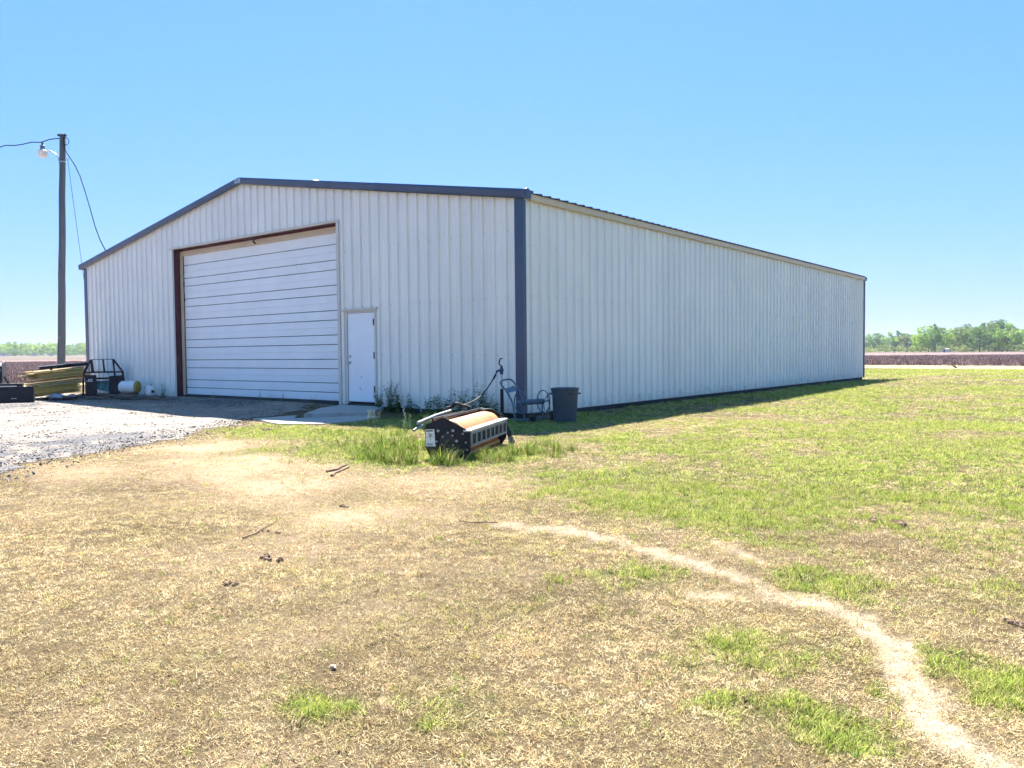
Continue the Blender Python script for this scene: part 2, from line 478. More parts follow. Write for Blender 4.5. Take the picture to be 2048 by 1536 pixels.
# ------------------------------------------------------------------ ground
def ground_mat():
    m, nt, b = new_mat('ground_soil_and_thatch')
    pos = nd(nt, 'ShaderNodeNewGeometry').outputs['Position']
    A = lambda n: nd(nt, 'ShaderNodeAttribute', attribute_name=n).outputs['Fac']
    big = noise(nt, .8, 4, .6, pos); mid = noise(nt, 9, 5, .65, pos); fine = noise(nt, 70, 4, .7, pos); vf = noise(nt, 260, 3, .6, pos)
    tan = ramp(nt, big, [(.3, (.090, .066, .034)), (.7, (.165, .128, .070))])  # soil darkened to stand in for shadow in the gaps between blades
    tan = mix_col(nt, ramp(nt, mid, [(.45, (0, 0, 0)), (.75, (.6, .6, .6))]), tan, (.075, .048, .028))
    soil = ramp(nt, mid, [(.25, (.385, .27, .165)), (.75, (.475, .355, .235))])
    grn = ramp(nt, mid, [(.3, (.06, .07, .016)), (.7, (.13, .145, .034))])
    c = mix_col(nt, A('bare'), tan, soil)
    c = mix_col(nt, A('green'), c, grn)
    c = mix_col(nt, A('sand'), c, ramp(nt, fine, [(.3, (.36, .28, .19)), (.7, (.52, .43, .31))]))
    # dark flecks, getting fewer on sand
    fl = ramp(nt, fine, [(.34, (.22, .20, .18)), (.50, (1, 1, 1))])
    c = mix_col(nt, ramp(nt, A('sand'), [(0, (.8, .8, .8)), (1, (.1, .1, .1))]), c, mix_col(nt, 1.0, c, fl, 'MULTIPLY'))
    c = mix_col(nt, 1.0, c, ramp(nt, vf, [(.2, (.78, .78, .78)), (.8, (1.12, 1.12, 1.12))]), 'MULTIPLY')
    nt.links.new(c, b.inputs['Base Color'])
    b.inputs['Roughness'].default_value = .95; b.inputs['Specular IOR Level'].default_value = .1
    bp = nd(nt, 'ShaderNodeBump'); bp.inputs['Strength'].default_value = .9; bp.inputs['Distance'].default_value = .012
    nt.links.new(fine, bp.inputs['Height'])
    bp2 = nd(nt, 'ShaderNodeBump'); bp2.inputs['Strength'].default_value = .6; bp2.inputs['Distance'].default_value = .03
    nt.links.new(mid, bp2.inputs['Height']); nt.links.new(bp.outputs[0], bp2.inputs['Normal'])
    nt.links.new(bp2.outputs[0], b.inputs['Normal'])
    return m
M['ground'] = ground_mat()

def build_ground():
    az0 = math.atan2(fw.x, fw.y)
    inn = np.linspace(-50, 50, 420)
    outa = np.linspace(50, 310, 66)[1:-1]
    ang = np.radians(np.concatenate([inn, outa])) + az0
    rad = np.exp(np.linspace(math.log(.4), math.log(3500), 330))
    AA, RR = np.meshgrid(ang, rad)
    X = CAM[0] + np.sin(AA) * RR; Y = CAM[1] + np.cos(AA) * RR
    Z = gz(X, Y)
    nr, na = X.shape
    v = np.stack([X.ravel(), Y.ravel(), Z.ravel()], 1)
    v = np.vstack([v, [[CAM[0], CAM[1], float(gz(CAM[0], CAM[1]))]]])
    i = np.arange(nr - 1)[:, None]; j = np.arange(na)[None, :]; j2 = (j + 1) % na
    q = np.stack([i * na + j, i * na + j2, (i + 1) * na + j2, (i + 1) * na + j], -1).reshape(-1, 4)[:, ::-1]
    faces = [tuple(a) for a in q.tolist()] + [(nr * na, int((k + 1) % na), int(k))[::-1] for k in range(na)]
    me = bpy.data.meshes.new('ground')
    me.from_pydata(v.tolist(), [], faces)
    x, y = v[:, 0], v[:, 1]
    for n, f in (('green', green_at(x, y)), ('bare', bare_at(x, y)), ('sand', sand_at(x, y))):
        a = me.attributes.new(n, 'FLOAT', 'POINT'); a.data.foreach_set('value', f.astype(np.float32))
    me.materials.append(M['ground'])
    me.shade_smooth()
    me.update()
    o = link('ground', me)
    return struct(o)
build_ground()

# gravel drive: a ragged-edged sheet lying on the ground
def gravel_mat():
    m, nt, b = new_mat('gravel')
    pos = nd(nt, 'ShaderNodeNewGeometry').outputs['Position']
    v = nd(nt, 'ShaderNodeTexVoronoi'); v.inputs['Scale'].default_value = 38; nt.links.new(pos, v.inputs['Vector'])
    sep = nd(nt, 'ShaderNodeSeparateColor'); nt.links.new(v.outputs['Color'], sep.inputs[0])
    dark = nd(nt, 'ShaderNodeAttribute', attribute_name='dark').outputs['Fac']
    light = ramp(nt, sep.outputs[0], [(0, (.115, .09, .072)), (.5, (.235, .195, .155)), (1, (.34, .305, .27))])
    drk = ramp(nt, sep.outputs[0], [(0, (.018, .018, .022)), (.6, (.06, .06, .066)), (1, (.18, .175, .175))])
    c = mix_col(nt, dark, light, drk)
    c = mix_col(nt, ramp(nt, noise(nt, 1.6, 4, .6, pos), [(.5, (0, 0, 0)), (.75, (.7, .7, .7))]), c, (.50, .38, .26))
    nt.links.new(c, b.inputs['Base Color']); b.inputs['Roughness'].default_value = .9
    bp = nd(nt, 'ShaderNodeBump'); bp.inputs['Strength'].default_value = .8; bp.inputs['Distance'].default_value = .02
    nt.links.new(v.outputs['Distance'], bp.inputs['Height']); nt.links.new(bp.outputs[0], b.inputs['Normal'])
    return m
M['gravel'] = gravel_mat()
def gravel_dark(x, y):
    d = .0 + 1.0 * np.exp(-((dist_poly(x, y, [(-.2, -9.9), (-2.3, -8.3), (-3.4, -6.6)]) / 1.2) ** 2))
    d = np.maximum(d, .8 * np.exp(-((dist_poly(x, y, [(-13, -5.2), (-16, -1.2), (-12, -.4), (-9, -.6)]) / .9) ** 2)))
    return np.clip(d + (fbm(x * 1.5, y * 1.5, 71) - .5) * .9 * sst(.05, .4, d), 0, 1)
def build_gravel():
    xs = np.arange(-34, 1.5, .16); ys = np.arange(-12, .3, .16)
    X, Y = np.meshgrid(xs, ys)
    S = gravel_side(X, Y)
    ok = (S > 0)
    cell = ok[:-1, :-1] & ok[1:, :-1] & ok[:-1, 1:] & ok[1:, 1:]
    cy_, cx_ = np.nonzero(cell)
    idx = np.arange(X.size).reshape(X.shape)
    q = np.stack([idx[cy_, cx_], idx[cy_, cx_ + 1], idx[cy_ + 1, cx_ + 1], idx[cy_ + 1, cx_]], 1)
    used = np.unique(q); rem = -np.ones(X.size, int); rem[used] = np.arange(len(used))
    x = X.ravel()[used]; y = Y.ravel()[used]; s = S.ravel()[used]
    z = gz(x, y) + .006 + .012 * sst(0, 1.2, s) + (fbm(x * 2, y * 2, 75) - .5) * .02 * sst(.2, 1.0, s)
    me = bpy.data.meshes.new('gravel_drive')
    me.from_pydata(np.stack([x, y, z], 1).tolist(), [], rem[q].tolist())
    a = me.attributes.new('dark', 'FLOAT', 'POINT'); a.data.foreach_set('value', gravel_dark(x, y).astype(np.float32))
    me.materials.append(M['gravel']); me.shade_smooth(); me.update()
    return struct(link('gravel_drive', me))
build_gravel()

# fields beyond the lawn
def field_mat():
    m, nt, b = new_mat('stubble_field_soil')
    pos = nd(nt, 'ShaderNodeNewGeometry').outputs['Position']
    n1 = noise(nt, .06, 4, .6, pos); n2 = noise(nt, 1.5, 5, .75, pos)
    c = ramp(nt, n1, [(.3, (.19, .135, .13)), (.7, (.25, .18, .17))])
    c = mix_col(nt, ramp(nt, n2, [(.52, (0, 0, 0)), (.7, (.8, .8, .8))]), c, (.30, .24, .22))
    c = mix_col(nt, ramp(nt, n2, [(.34, (.7, .7, .7)), (.46, (0, 0, 0))]), c, (.09, .05, .05))
    nt.links.new(c, b.inputs['Base Color']); b.inputs['Roughness'].default_value = 1.0; b.inputs['Specular IOR Level'].default_value = 0
    return m
M['field'] = field_mat()
M['margin'] = pmat('dry_margin_grass', (.33, .28, .14), .95, var=.2, scale=.5, spec=.1, wear=((.22, .22, .08), .3, .8))
M['farsoil'] = pmat('pale_far_soil', (.13, .105, .08), .95, var=.15, scale=.02, spec=.1)

def rise(x):
    """the land climbs gently towards the far left"""
    return .0045 * np.maximum(0, -32 - np.asarray(x, float))
def land(name, pts, z, mat):
    mb = MB(); mb.add([(x, y, z + float(rise(x))) for x, y in pts], [tuple(range(len(pts)))])
    return struct(mb.build(name, mat))
land('field_margin', [(-28.5, 50.7), (4.0, 42.65), (30, 36.2), (120, 13.9), (140, 60), (-28.5, 75)], .02, M['margin'])
land('field_margin', [(-28.5, -60), (-28.5, 75), (-32, 75), (-32, -60)], .021, M['margin'])
land('stubble_field', [(-32, 62), (-3.8, 55.2), (60, 39.4), (160, 14.6), (330, 150), (150, 262), (-32, 256)], .04, M['field'])
land('stubble_field', [(-32, -58), (-32, 256), (-60, 255), (-110, 200), (-175, 120), (-215, -20), (-200, -58)], .041, M['field'])
land('far_field', [(-32, 256), (150, 262), (330, 150), (420, 180), (200, 330), (-32, 330)], .06, M['farsoil'])
land('far_field', [(-200, -120), (-200, -58), (-215, -20), (-175, 120), (-110, 200), (-60, 255), (-32, 256), (-32, 330), (-400, 420), (-900, 500), (-900, -120)], .061, M['farsoil'])

# ------------------------------------------------------------------ the metal building
W, L, H, SL = 18.5, 24.0, 4.33, 0.166
FT = 0.3048
AP = -W / 2
WB = 0.12                                    # foot of the wall sheets
bld = thing('metal_building', (AP, L / 2, 0), 'long white ribbed metal barn with slate-blue trim and a big garage door', 'building')
def gable(x): return H + SL * (W / 2 - abs(x - AP))
# opening in the gable wall
GX0, GX1, GZ = -12.85, -5.48, 4.40
DX0, DX1, DZ = -5.21, -4.16, 2.30

def profile(p0, n):
    """ribbed profile over n pitches, the first rib centred at p0: list of (u, out)"""
    out = []
    for k in range(n):
        c = p0 + k * FT
        out += [(c - .034, 0), (c - .018, .046), (c + .018, .046), (c + .034, 0),
                (c + .090, 0), (c + .100, .007), (c + .118, .007), (c + .128, 0),
                (c + .178, 0), (c + .188, .007), (c + .206, .007), (c + .216, 0)]
    out.append((p0 + n * FT - .036, 0))
    return out

def cut(pr, a, b, extra=()):
    us = np.array([p[0] for p in pr]); os_ = np.array([p[1] for p in pr])
    keep = sorted(set([round(u, 5) for u in us if a < u < b] + [a, b] + [e for e in extra if a < e < b]))
    return [(u, float(np.interp(u, us, os_))) for u in keep]

def panel(pr, low, top, place):
    """strips between neighbouring profile columns; low/top give z from (u, umid)"""
    mb = MB()
    for (u0, o0), (u1, o1) in zip(pr[:-1], pr[1:]):
        um = (u0 + u1) / 2
        z0 = low(um)
        if z0 is None: continue
        mb.add([place(u0, o0, z0), place(u1, o1, z0), place(u1, o1, top(u1)), place(u0, o0, top(u0))], [(0, 1, 2, 3)])
    return mb

def low_front(u):
    if GX0 < u < GX1: return GZ + .02
    if DX0 < u < DX1: return DZ + .02
    return WB
front_fn = lambda u, o, z: (u, -o, z)
k = 0
p = -.084 - 3 * FT + FT
first = -.084 - math.floor((W - .1) / FT / 3 + 1) * 3 * FT + FT
u = first
while u < 0:
    a, b = max(u - .036, -W + .01), min(u + 3 * FT - .036, -.01)
    if b - a > .05:
        pr = cut(profile(u - FT, 6), a, b, (GX0, GX1, DX0, DX1, AP))
        mb = panel(pr, low_front, gable, front_fn)
        if mb.f: mb.build('wall_panel', M['wall'], bld)
    u += 3 * FT
# side wall towards the lawn: identical sheets share one mesh
me_side = panel(cut(profile(0, 4), -.036, 3 * FT - .036), lambda q: WB, lambda q: H, lambda q, o, z: (o, q, z)).mesh('wall_panel', M['wall'])
y = .268 - 3 * FT
while y < L:
    a, b = max(y - .036, .01), min(y + 3 * FT - .036, L - .01)
    if b - a > .05:
        if b - a > 3 * FT - .001:
            link('wall_panel', me_side, bld, (0, y, 0))
        else:
            panel(cut(profile(y, 4), a, b), lambda q: WB, lambda q: H, lambda q, o, z: (o, q, z)).build('wall_panel', M['wall'], bld)
    y += 3 * FT
# far gable and far side, seen from nowhere in the picture
y = .0
mb = panel(cut(profile(.1, 78), .01, L - .01), lambda q: WB, lambda q: H, lambda q, o, z: (-W - o, q, z)); mb.build('rear_side_wall', M['wall'], bld)
mb = panel(cut(profile(-W - .2, 64), -W + .01, -.01, (AP,)), lambda q: WB, gable, lambda q, o, z: (q, L + o, z)); mb.build('rear_gable_wall', M['wall'], bld)
# footing
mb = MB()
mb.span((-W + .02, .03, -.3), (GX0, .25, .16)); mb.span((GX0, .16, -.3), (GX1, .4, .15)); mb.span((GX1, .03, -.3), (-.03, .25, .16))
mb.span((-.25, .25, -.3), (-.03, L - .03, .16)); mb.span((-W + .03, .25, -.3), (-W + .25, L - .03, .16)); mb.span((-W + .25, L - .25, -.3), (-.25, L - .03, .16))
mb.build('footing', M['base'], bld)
MB().span((-W + .25, .4, .0), (-.25, L - .25, .13)).build('floor_slab', M['concrete'], bld)
# roof sheets
def roof_z(x): return H + .06 + SL * (W / 2 - abs(x - AP))
def roof_panel(sign):
    pr = cut(profile(0, 4), -.036, 3 * FT - .036)
    mb = MB()
    xe = .12 if sign > 0 else -W - .12
    ze = H + .06 - SL * .12
    for (u0, o0), (u1, o1) in zip(pr[:-1], pr[1:]):
        o0 *= .65; o1 *= .65
        mb.add([(xe, u0, ze + o0), (xe, u1, ze + o1), (AP, u1, roof_z(AP) + o1), (AP, u0, roof_z(AP) + o0)], [(0, 1, 2, 3) if sign > 0 else (3, 2, 1, 0)])
    return mb.mesh('roof_panel', M['roof'])
rp = roof_panel(1), roof_panel(-1)
def closure(xe):
    """dark strip added over the rib ends at the eave to hide bright glare"""
    ze = H + .06 - SL * .12; mb = MB(); pr = cut(profile(.176, 79), .14, L - .1)
    for (u0, o0), (u1, o1) in zip(pr[:-1], pr[1:]):
        mb.add([(xe, u0, ze - .016), (xe, u1, ze - .016), (xe, u1, ze + o1 * .65 + .001), (xe, u0, ze + o0 * .65 + .001)], [(0, 1, 2, 3)])
    mb.build('rib_glare_strip', M['seal'], bld)
closure(.122); closure(-W - .122)
y = .14 + .036
while y + 3 * FT < L + .1:
    for r_ in rp: link('roof_panel', r_, bld, (0, y, 0))
    y += 3 * FT
LY = y - .036
# ridge cap
mb = MB()
for s in (1, -1):
    mb.hexa([(AP, -.02, roof_z(AP) + .035), (AP + s * .3, -.02, roof_z(AP + .3) + .033), (AP + s * .3, LY, roof_z(AP + .3) + .033), (AP, LY, roof_z(AP) + .035),
             (AP, -.02, roof_z(AP) + .05), (AP + s * .3, -.02, roof_z(AP + .3) + .045), (AP + s * .3, LY, roof_z(AP + .3) + .045), (AP, LY, roof_z(AP) + .05)])
mb.build('ridge_cap', M['roof'], bld)
# eave fascia, made of lengths
yy = [.16, 3.05 * 1.12, 6.5, 9.6, 12.7, 15.8, 18.9, 21.9, L - .1]
for a, b in zip(yy[:-1], yy[1:]):
    mb = MB(); mb.prism([(.044, 0, H - .105), (.095, 0, H - .09), (.102, 0, H + .028), (.044, 0, H + .028)], (0, a, 0), (0, b - .004, 0))
    mb.build('eave_trim', M['cream'], bld)
mb = MB(); mb.prism([(-W - .034, 0, H - .155), (-W - .105, 0, H - .135), (-W - .112, 0, H + .028), (-W - .034, 0, H + .028)], (0, .1, 0), (0, L - .1, 0)); mb.build('eave_trim', M['cream'], bld)
# rake trim: two runs meeting at the peak; right run in two lengths with a lap joint
def rake(x0, x1, y0, y1, name='rake_trim', grow=0.0):
    g = grow
    def sec(x):
        z = H + .085 + SL * (W / 2 - abs(x - AP))
        return [(y0 - g, z + .012 + g), (y0 - .012 - g, z - .035), (y0 - g, z - .135), (y0 + .03, z - .165 - g), (y0 + .05, z - .165 - g), (y1, z - .01), (y1, z + .012 + g)]
    n = len(sec(x0))
    vs_ = [(x0, yy_, zz_) for yy_, zz_ in sec(x0)] + [(x1, yy_, zz_) for yy_, zz_ in sec(x1)]
    mb = MB(); mb.add(vs_, [tuple(range(n)), tuple(range(2 * n - 1, n - 1, -1))] + [(i, n + i, n + (i + 1) % n, (i + 1) % n) for i in range(n)])
    return mb.build(name, M['trim'], bld)
rake(AP + .002, -4.03, -.135, .17); rake(-4.06, .16, -.131, .17, grow=.003); rake(AP - .002, -W - .16, -.135, .17)
# end caps
for x in (.165, -W - .165):
    mb = MB(); z = H + .045 - SL * .2
    mb.lathe([(.0, -.045), (.075, -.045), (.085, -.03), (.085, .03), (.075, .045), (.0, .045)], 16, Matrix.Translation((x, -.075, z)) @ Matrix.Rotation(math.pi / 2, 4, 'Y'), cap=False)
    mb.span((x - .04, -.14, z - .11), (x + .04, .03, z - .01))
    mb.build('rake_end_cap', M['trim'], bld, smooth=True)
mb = MB(); z = gable(AP)
mb.span((AP - .16, -.153, z - .055), (AP + .1, -.148, z + .065)); pk = mb.build('peak_patch', M['steel'], bld)
sub('rivet', MB().span((AP - .08, -.158, z - .0), (AP - .05, -.1535, z + .03)), M['ink'], pk)
sub('rivet', MB().span((AP - .02, -.158, z + .005), (AP + .01, -.1535, z + .02)), M['ink'], pk)
mb = MB(); mb.prism([(AP, 0, roof_z(AP) + .02), (-W - .12, 0, H + .04), (-W - .12, 0, H - .1), (AP, 0, gable(AP) - .08), (.12, 0, H - .1), (.12, 0, H + .04)], (0, LY - .0, 0), (0, LY + .1, 0)); mb.build('rake_trim', M['trim'], bld)
# corner trim: L-shaped with a slight crease
def corner(x, sx, y, sy):
    mb = MB()
    mb.span((x + sx * .052, y + sy * .052, WB - .01), (x - sx * .15, y + sy * .002, H - .062))
    mb.span((x + sx * .0525, y + sy * .0515, WB - .012), (x + sx * .003, y - sy * .055, H - .09))
    mb.build('corner_trim', M['trim'], bld, bevel=.004)
corner(0, 1, 0, -1); corner(0, 1, L, 1); corner(-W, -1, 0, -1); corner(-W, -1, L, 1)
# far eave end block
MB().span((.05, L - .10, H - .11), (.125, LY + .11, H + .045)).build('eave_end_cap', M['trim'], bld)
# base trim strip of the side wall
MB().span((.0, .12, WB - .012), (.033, L - .12, WB - .002)).build('base_trim', M['stone'], bld)
MB().span((-4.05, -.033, WB - .012), (-.21, -.001, WB - .002)).build('base_trim', M['stone'], bld)
MB().span((-W + .21, -.033, WB - .012), (GX0 - .1, -.001, WB - .002)).build('base_trim', M['stone'], bld)

# screws (too small to pick apart): one part per wall
def hexhead(mb, c, nrm, r=.0085):
    t = Vector(nrm); a = t.orthogonal().normalized(); b = t.cross(a)
    base = [Vector(c) + (a * math.cos(k * math.pi / 3) + b * math.sin(k * math.pi / 3)) * r for k in range(6)]
    topv = [v + t * .006 for v in base]
    mb.add(base + topv, [tuple(range(6, 12))] + [(k, (k + 1) % 6, 6 + (k + 1) % 6, 6 + k) for k in range(6)])
mb = MB()
n = int(L / FT)
for i in range(n):
    yv = .268 + i * FT
    for z in (.27, 1.26, 2.40, 3.38):
        if z in (1.26, 3.38) and random.random() < .45: continue
        for dy in (-.05, .05):
            if yv + dy < L - .15: hexhead(mb, (.0, yv + dy, z + random.uniform(-.004, .004)), (1, 0, 0))
o = mb.build('screw_rows', M['screw'], bld); o['kind'] = 'stuff'
mb = MB()
for i in range(60):
    xv = -.084 - i * FT
    for z in (.27, 1.26, 2.385, 3.68):
        if z == 1.26 and random.random() < .5: continue
        for dx in (-.05, .05):
            x = xv + dx
            if x < -W + .25 or x > -.25: continue
            if GX0 - .12 < x < GX1 + .12 and z < GZ + .08: continue
            if DX0 - .08 < x < DX1 + .08 and z < DZ + .05: continue
            if z > gable(x) - .2: continue
            hexhead(mb, (x, 0, z + random.uniform(-.004, .004)), (0, -1, 0))
o = mb.build('screw_rows', M['screw'], bld); o['kind'] = 'stuff'

# ---- garage door opening
fr_ = MB()
fr_.span((GX0 - .07, .004, .02), (GX0, .20, GZ)); fr_.span((GX1, .004, .02), (GX1 + .07, .20, GZ)); fr_.span((GX0 - .07, .004, GZ), (GX1 + .07, .20, GZ + .07))
fr_.build('door_frame_channel', M['maroon'], bld)
MB().prism([(0, -.055, GZ + .05), (0, -.048, GZ + .004), (0, .003, GZ - .004), (0, .003, GZ + .016)], (GX0 - .17, 0, 0), (GX1 + .09, 0, 0)).build('header_flashing', M['stone'], bld)
MB().span((GX0 - .075, -.04, .03), (GX0 - .004, -.001, GZ + .0)).build('jamb_trim', M['stone'], bld, bevel=.004)
MB().span((GX1 + .004, -.04, .03), (GX1 + .09, -.001, GZ - 1.18)).build('jamb_trim', M['stone'], bld, bevel=.004)
MB().span((GX1 + .004, -.044, GZ - 1.20), (GX1 + .094, -.001, GZ + .0)).build('jamb_trim', M['stone'], bld, bevel=.004)
# cream header and track angles
MB().span((GX0, .19, GZ - .045), (GX1, .203, GZ - .0005)).build('header_channel', M['maroon'], bld)
MB().span((GX0, .204, GZ - .10), (GX1, .235, GZ - .001)).build('door_header', M['cream'], bld)
MB().span((GX0 + .11, .215, GZ - .185), (GX1 - .02, .25, GZ - .102)).build('door_header', M['cream'], bld)
MB().span((GX0, .195, .10), (GX0 + .115, .225, GZ - .103)).build('door_track', M['cream'], bld)
MB().span((GX1 - .03, .195, .10), (GX1, .225, GZ - .103)).build('door_track', M['cream'], bld)
# leaf: one object per section, each section with rolled grooves
gleaf = MB().span((GX0 + .10, .30, .13), (GX1 - .01, .32, GZ - .12)).build('garage_door', M['seal'], bld)
secs = [.165, .37, .60, .95, 1.18, 1.54, 1.77, 2.13, 2.36, 2.74, 2.97, 3.34, 3.57, 3.95, 4.24]
def section(z0, z1):
    """outline (y, z) of the front skin from bottom to top"""
    h = z1 - z0; pts = [(.262, z0 + .008)]
    def groove(z, w, d):
        return [(.255, z - w), (.255 + d, z - w * .45), (.255 + d, z + w * .45), (.255, z + w)]
    pts.append((.255, z0 + .016))
    if h > .3:
        g = [(z0 + h * .16, .006, .0025), (z0 + h * .30, .006, .0025), (z0 + h * .48, .010, .014), (z0 + h * .66, .006, .0025), (z0 + h * .82, .006, .0025)]
    else:
        g = [(z0 + h * .28, .006, .0025), (z0 + h * .52, .006, .0025), (z0 + h * .76, .006, .0025)]
    for z, w, d in g: pts += groove(z, w, d)
    pts += [(.255, z1 - .016), (.262, z1 - .008)]
    return pts
XA, XB = GX0 + .11, GX1 - .012
for z0, z1 in zip(secs[:-1], secs[1:]):
    pts = section(z0, z1); n = len(pts)
    prof = pts + [(.295, z1 - .008), (.295, z0 + .008)]
    mb = MB(); mb.prism([(XA, a, b) for a, b in prof], (0, 0, 0), (XB - XA, 0, 0))
    s_ = sub('panel', mb, M['door'], gleaf)
sub('bottom_seal', MB().span((XA, .25, .138), (XB, .31, .170)), M['seal'], gleaf)
hw = MB().tube([(-9.0, .16, 4.24), (-9.0, .10, 4.30), (-8.93, .08, 4.33), (-8.8, .1, 4.36)], .022, 8)
sub('pull_hook', hw, M['maroon'], gleaf, smooth=True)
MB().tube([(XA + .02, .245, 2.9), (XA - .01, .24, 3.2), (XA + .01, .24, 3.5)], .012, 6).build('lift_cable', M['cable'], bld, smooth=True)

# ---- walk door
MB().span((DX0, -.034, WB + .03), (DX0 + .055, .06, DZ)).build('door_jamb', M['stone'], bld, bevel=.004)
MB().span((DX1 - .055, -.034, WB + .03), (DX1, .06, DZ)).build('door_jamb', M['stone'], bld, bevel=.004)
MB().span((DX0 + .056, -.030, DZ - .05), (DX1 - .056, .06, DZ - .001)).build('door_head', M['stone'], bld, bevel=.004)
MB().prism([(0, -.075, DZ + .045), (0, -.065, DZ + .0), (0, .003, DZ + .002), (0, .003, DZ + .05)], (DX0 - .12, 0, 0), (DX1 + .06, 0, 0)).build('door_flashing', M['stone'], bld)
MB().span((DX0 + .05, -.03, .10), (DX1 - .05, .12, .165)).build('threshold', M['seal'], bld)
wd = MB().span((DX0 + .062, -.006, .20), (DX1 - .062, .04, DZ - .056)).build('walk_door', M['wdoor'], bld, bevel=.003)
for z in (2.02, 1.27, .50):
    sub('hinge', MB().span((DX1 - .085, -.030, z - .075), (DX1 - .050, -.0345 - .006, z + .075)), M['ink'], wd)
xk = DX0 + .062 + .07
kn = MB(); RX = Matrix.Rotation(math.pi / 2, 4, 'X')
kn.lathe([(.032, 0), (.032, .008), (.012, .012), (.012, .035), (.026, .042), (.03, .055), (.024, .068), (.0, .072)], 14, Matrix.Translation((xk, -.006, 1.10)) @ RX, cap=False)
sub('door_knob', kn, M['steel'], wd, smooth=True)
kn = MB().lathe([(.03, 0), (.03, .01), (.022, .022), (0, .024)], 14, Matrix.Translation((xk, -.006, 1.25)) @ RX, cap=False)
sub('deadbolt', kn, M['steel'], wd, smooth=True)
sub('latch_guard', MB().span((DX0 + .045, -.045, 1.085), (xk - .02, -.036, 1.115)), M['steel'], wd)
for i, (x, z, r) in enumerate([(-4.70, .77, .015), (-4.76, .53, .012), (-4.73, .50, .014), (-4.69, .47, .01), (-4.84, .86, .008), (-4.86, .90, .007)]):
    sub('dent', MB().lathe([(r, 0), (r * .6, .0012), (0, .0016)], 10, Matrix.Translation((x, -.0062, z)) @ RX, cap=False), M['ink'], wd)
# little cap vent on the ridge
mb = MB().lathe([(.03, 0), (.03, .29), (.12, .30), (.125, .315), (.09, .34), (.04, .355), (0, .36)], 16, Matrix.Translation((AP, 2.35, roof_z(AP) + .02)), cap=False)
mb.build('ridge_vent', M['steel'], bld, smooth=True)

# concrete steps at the walk door
def slab(name, pts, z0, z1, label):
    cx_ = sum(p[0] for p in pts) / len(pts); cy_ = sum(p[1] for p in pts) / len(pts)
    mb = MB(); n = len(pts)
    q = []
    for i in range(n):
        (ax, ay), (bx, by) = pts[i], pts[(i + 1) % n]
        for t in (0, .33, .66):
            q.append((ax + (bx - ax) * t + random.uniform(-.03, .03), ay + (by - ay) * t + random.uniform(-.03, .03)))
    mb.prism([(x - cx_, y - cy_, 0) for x, y in q], (0, 0, z0), (0, 0, z1))
    o = link(name, mb.mesh(name, M['concrete']), None, (cx_, cy_, 0), bevel=.012)
    return tag(o, label, 'concrete slab')
slab('concrete_slab', [(-5.35, -.05), (-4.95, -1.0), (-3.75, -2.35), (-3.05, -1.15), (-3.9, -.05)], -.05, .115, 'thin grey concrete slab right below the white walk door')
slab('concrete_slab', [(-4.45, -2.0), (-4.55, -2.95), (-3.1, -3.45), (-2.3, -3.0), (-2.35, -2.0), (-2.8, -1.2), (-3.2, -1.4), (-3.85, -2.5)], -.05, .035, 'broken lower concrete slab half sunk in the grass, farther out from the door')

# ------------------------------------------------------------------ text as mesh
def text_mesh(name, body, size, mat, fn, depth=.001):
    cu = bpy.data.curves.new('tmp_text', 'FONT'); cu.body = body; cu.size = size; cu.align_x = 'CENTER'; cu.align_y = 'CENTER'
    cu.offset = size * .03
    ob = bpy.data.objects.new('tmp_text', cu); COL.objects.link(ob)
    dg = bpy.context.evaluated_depsgraph_get()
    me0 = ob.evaluated_get(dg).to_mesh()
    vs_ = [fn(v.co.x, v.co.y) for v in me0.vertices]; fs = [tuple(p.vertices) for p in me0.polygons]
    ob.evaluated_get(dg).to_mesh_clear()
    bpy.data.objects.remove(ob); bpy.data.curves.remove(cu)
    mb = MB(); mb.add(vs_, fs)
    return mb

# ------------------------------------------------------------------ rubbish can
TC = (1.02, -.07)
can = thing('trash_can', (*TC, 0), 'round blue-grey plastic rubbish can standing by the barn corner', 'trash can')
CT = Matrix.Translation((*TC, 0))
body = MB().lathe([(.0, .012), (.198, .012), (.205, .0), (.21, .02), (.236, .44), (.240, .45), (.240, .46), (.242, .545), (.248, .56), (.258, .60), (.258, .62), (.252, .63), (.242, .63), (.236, .60), (.20, .04), (0, .04)], 40, CT, cap=False).build('body', M['can'], can, smooth=True)
rimb = MB().tube([(TC[0] + .254 * math.cos(a), TC[1] + .254 * math.sin(a), .622) for a in np.linspace(0, 2 * math.pi, 40, endpoint=False)], .014, 8, closed=True).build('rim', M['can'], can, smooth=True)
vx, vy = CAM[0] - TC[0], CAM[1] - TC[1]
a_v = math.atan2(vy, vx)
for da in (math.pi / 2 + .1, -math.pi / 2 + .1):
    a = a_v + da
    rr = Vector((math.cos(a), math.sin(a), 0)); tt = Vector((-rr.y, rr.x, 0)); c = Vector((*TC, .53)) + rr * .235
    MB().tube([c + tt * -.07, c + tt * -.065 + rr * .045, c + tt * .065 + rr * .045, c + tt * .07], .014, 8).build('handle', M['can'], can, smooth=True)
def on_can(a0, zc, r):
    def f(x, y):
        a = a0 + x / r
        return (TC[0] + math.cos(a) * (r + .002), TC[1] + math.sin(a) * (r + .002), zc + y)
    return f
text_mesh('t', 'BRUTE', .062, M['ink'], on_can(a_v + .60, .525, .2445)).build('lettering', M['ink'], can)
text_mesh('t', '32 GAL', .022, M['ink'], on_can(a_v + .60, .480, .2435)).build('lettering', M['ink'], can)

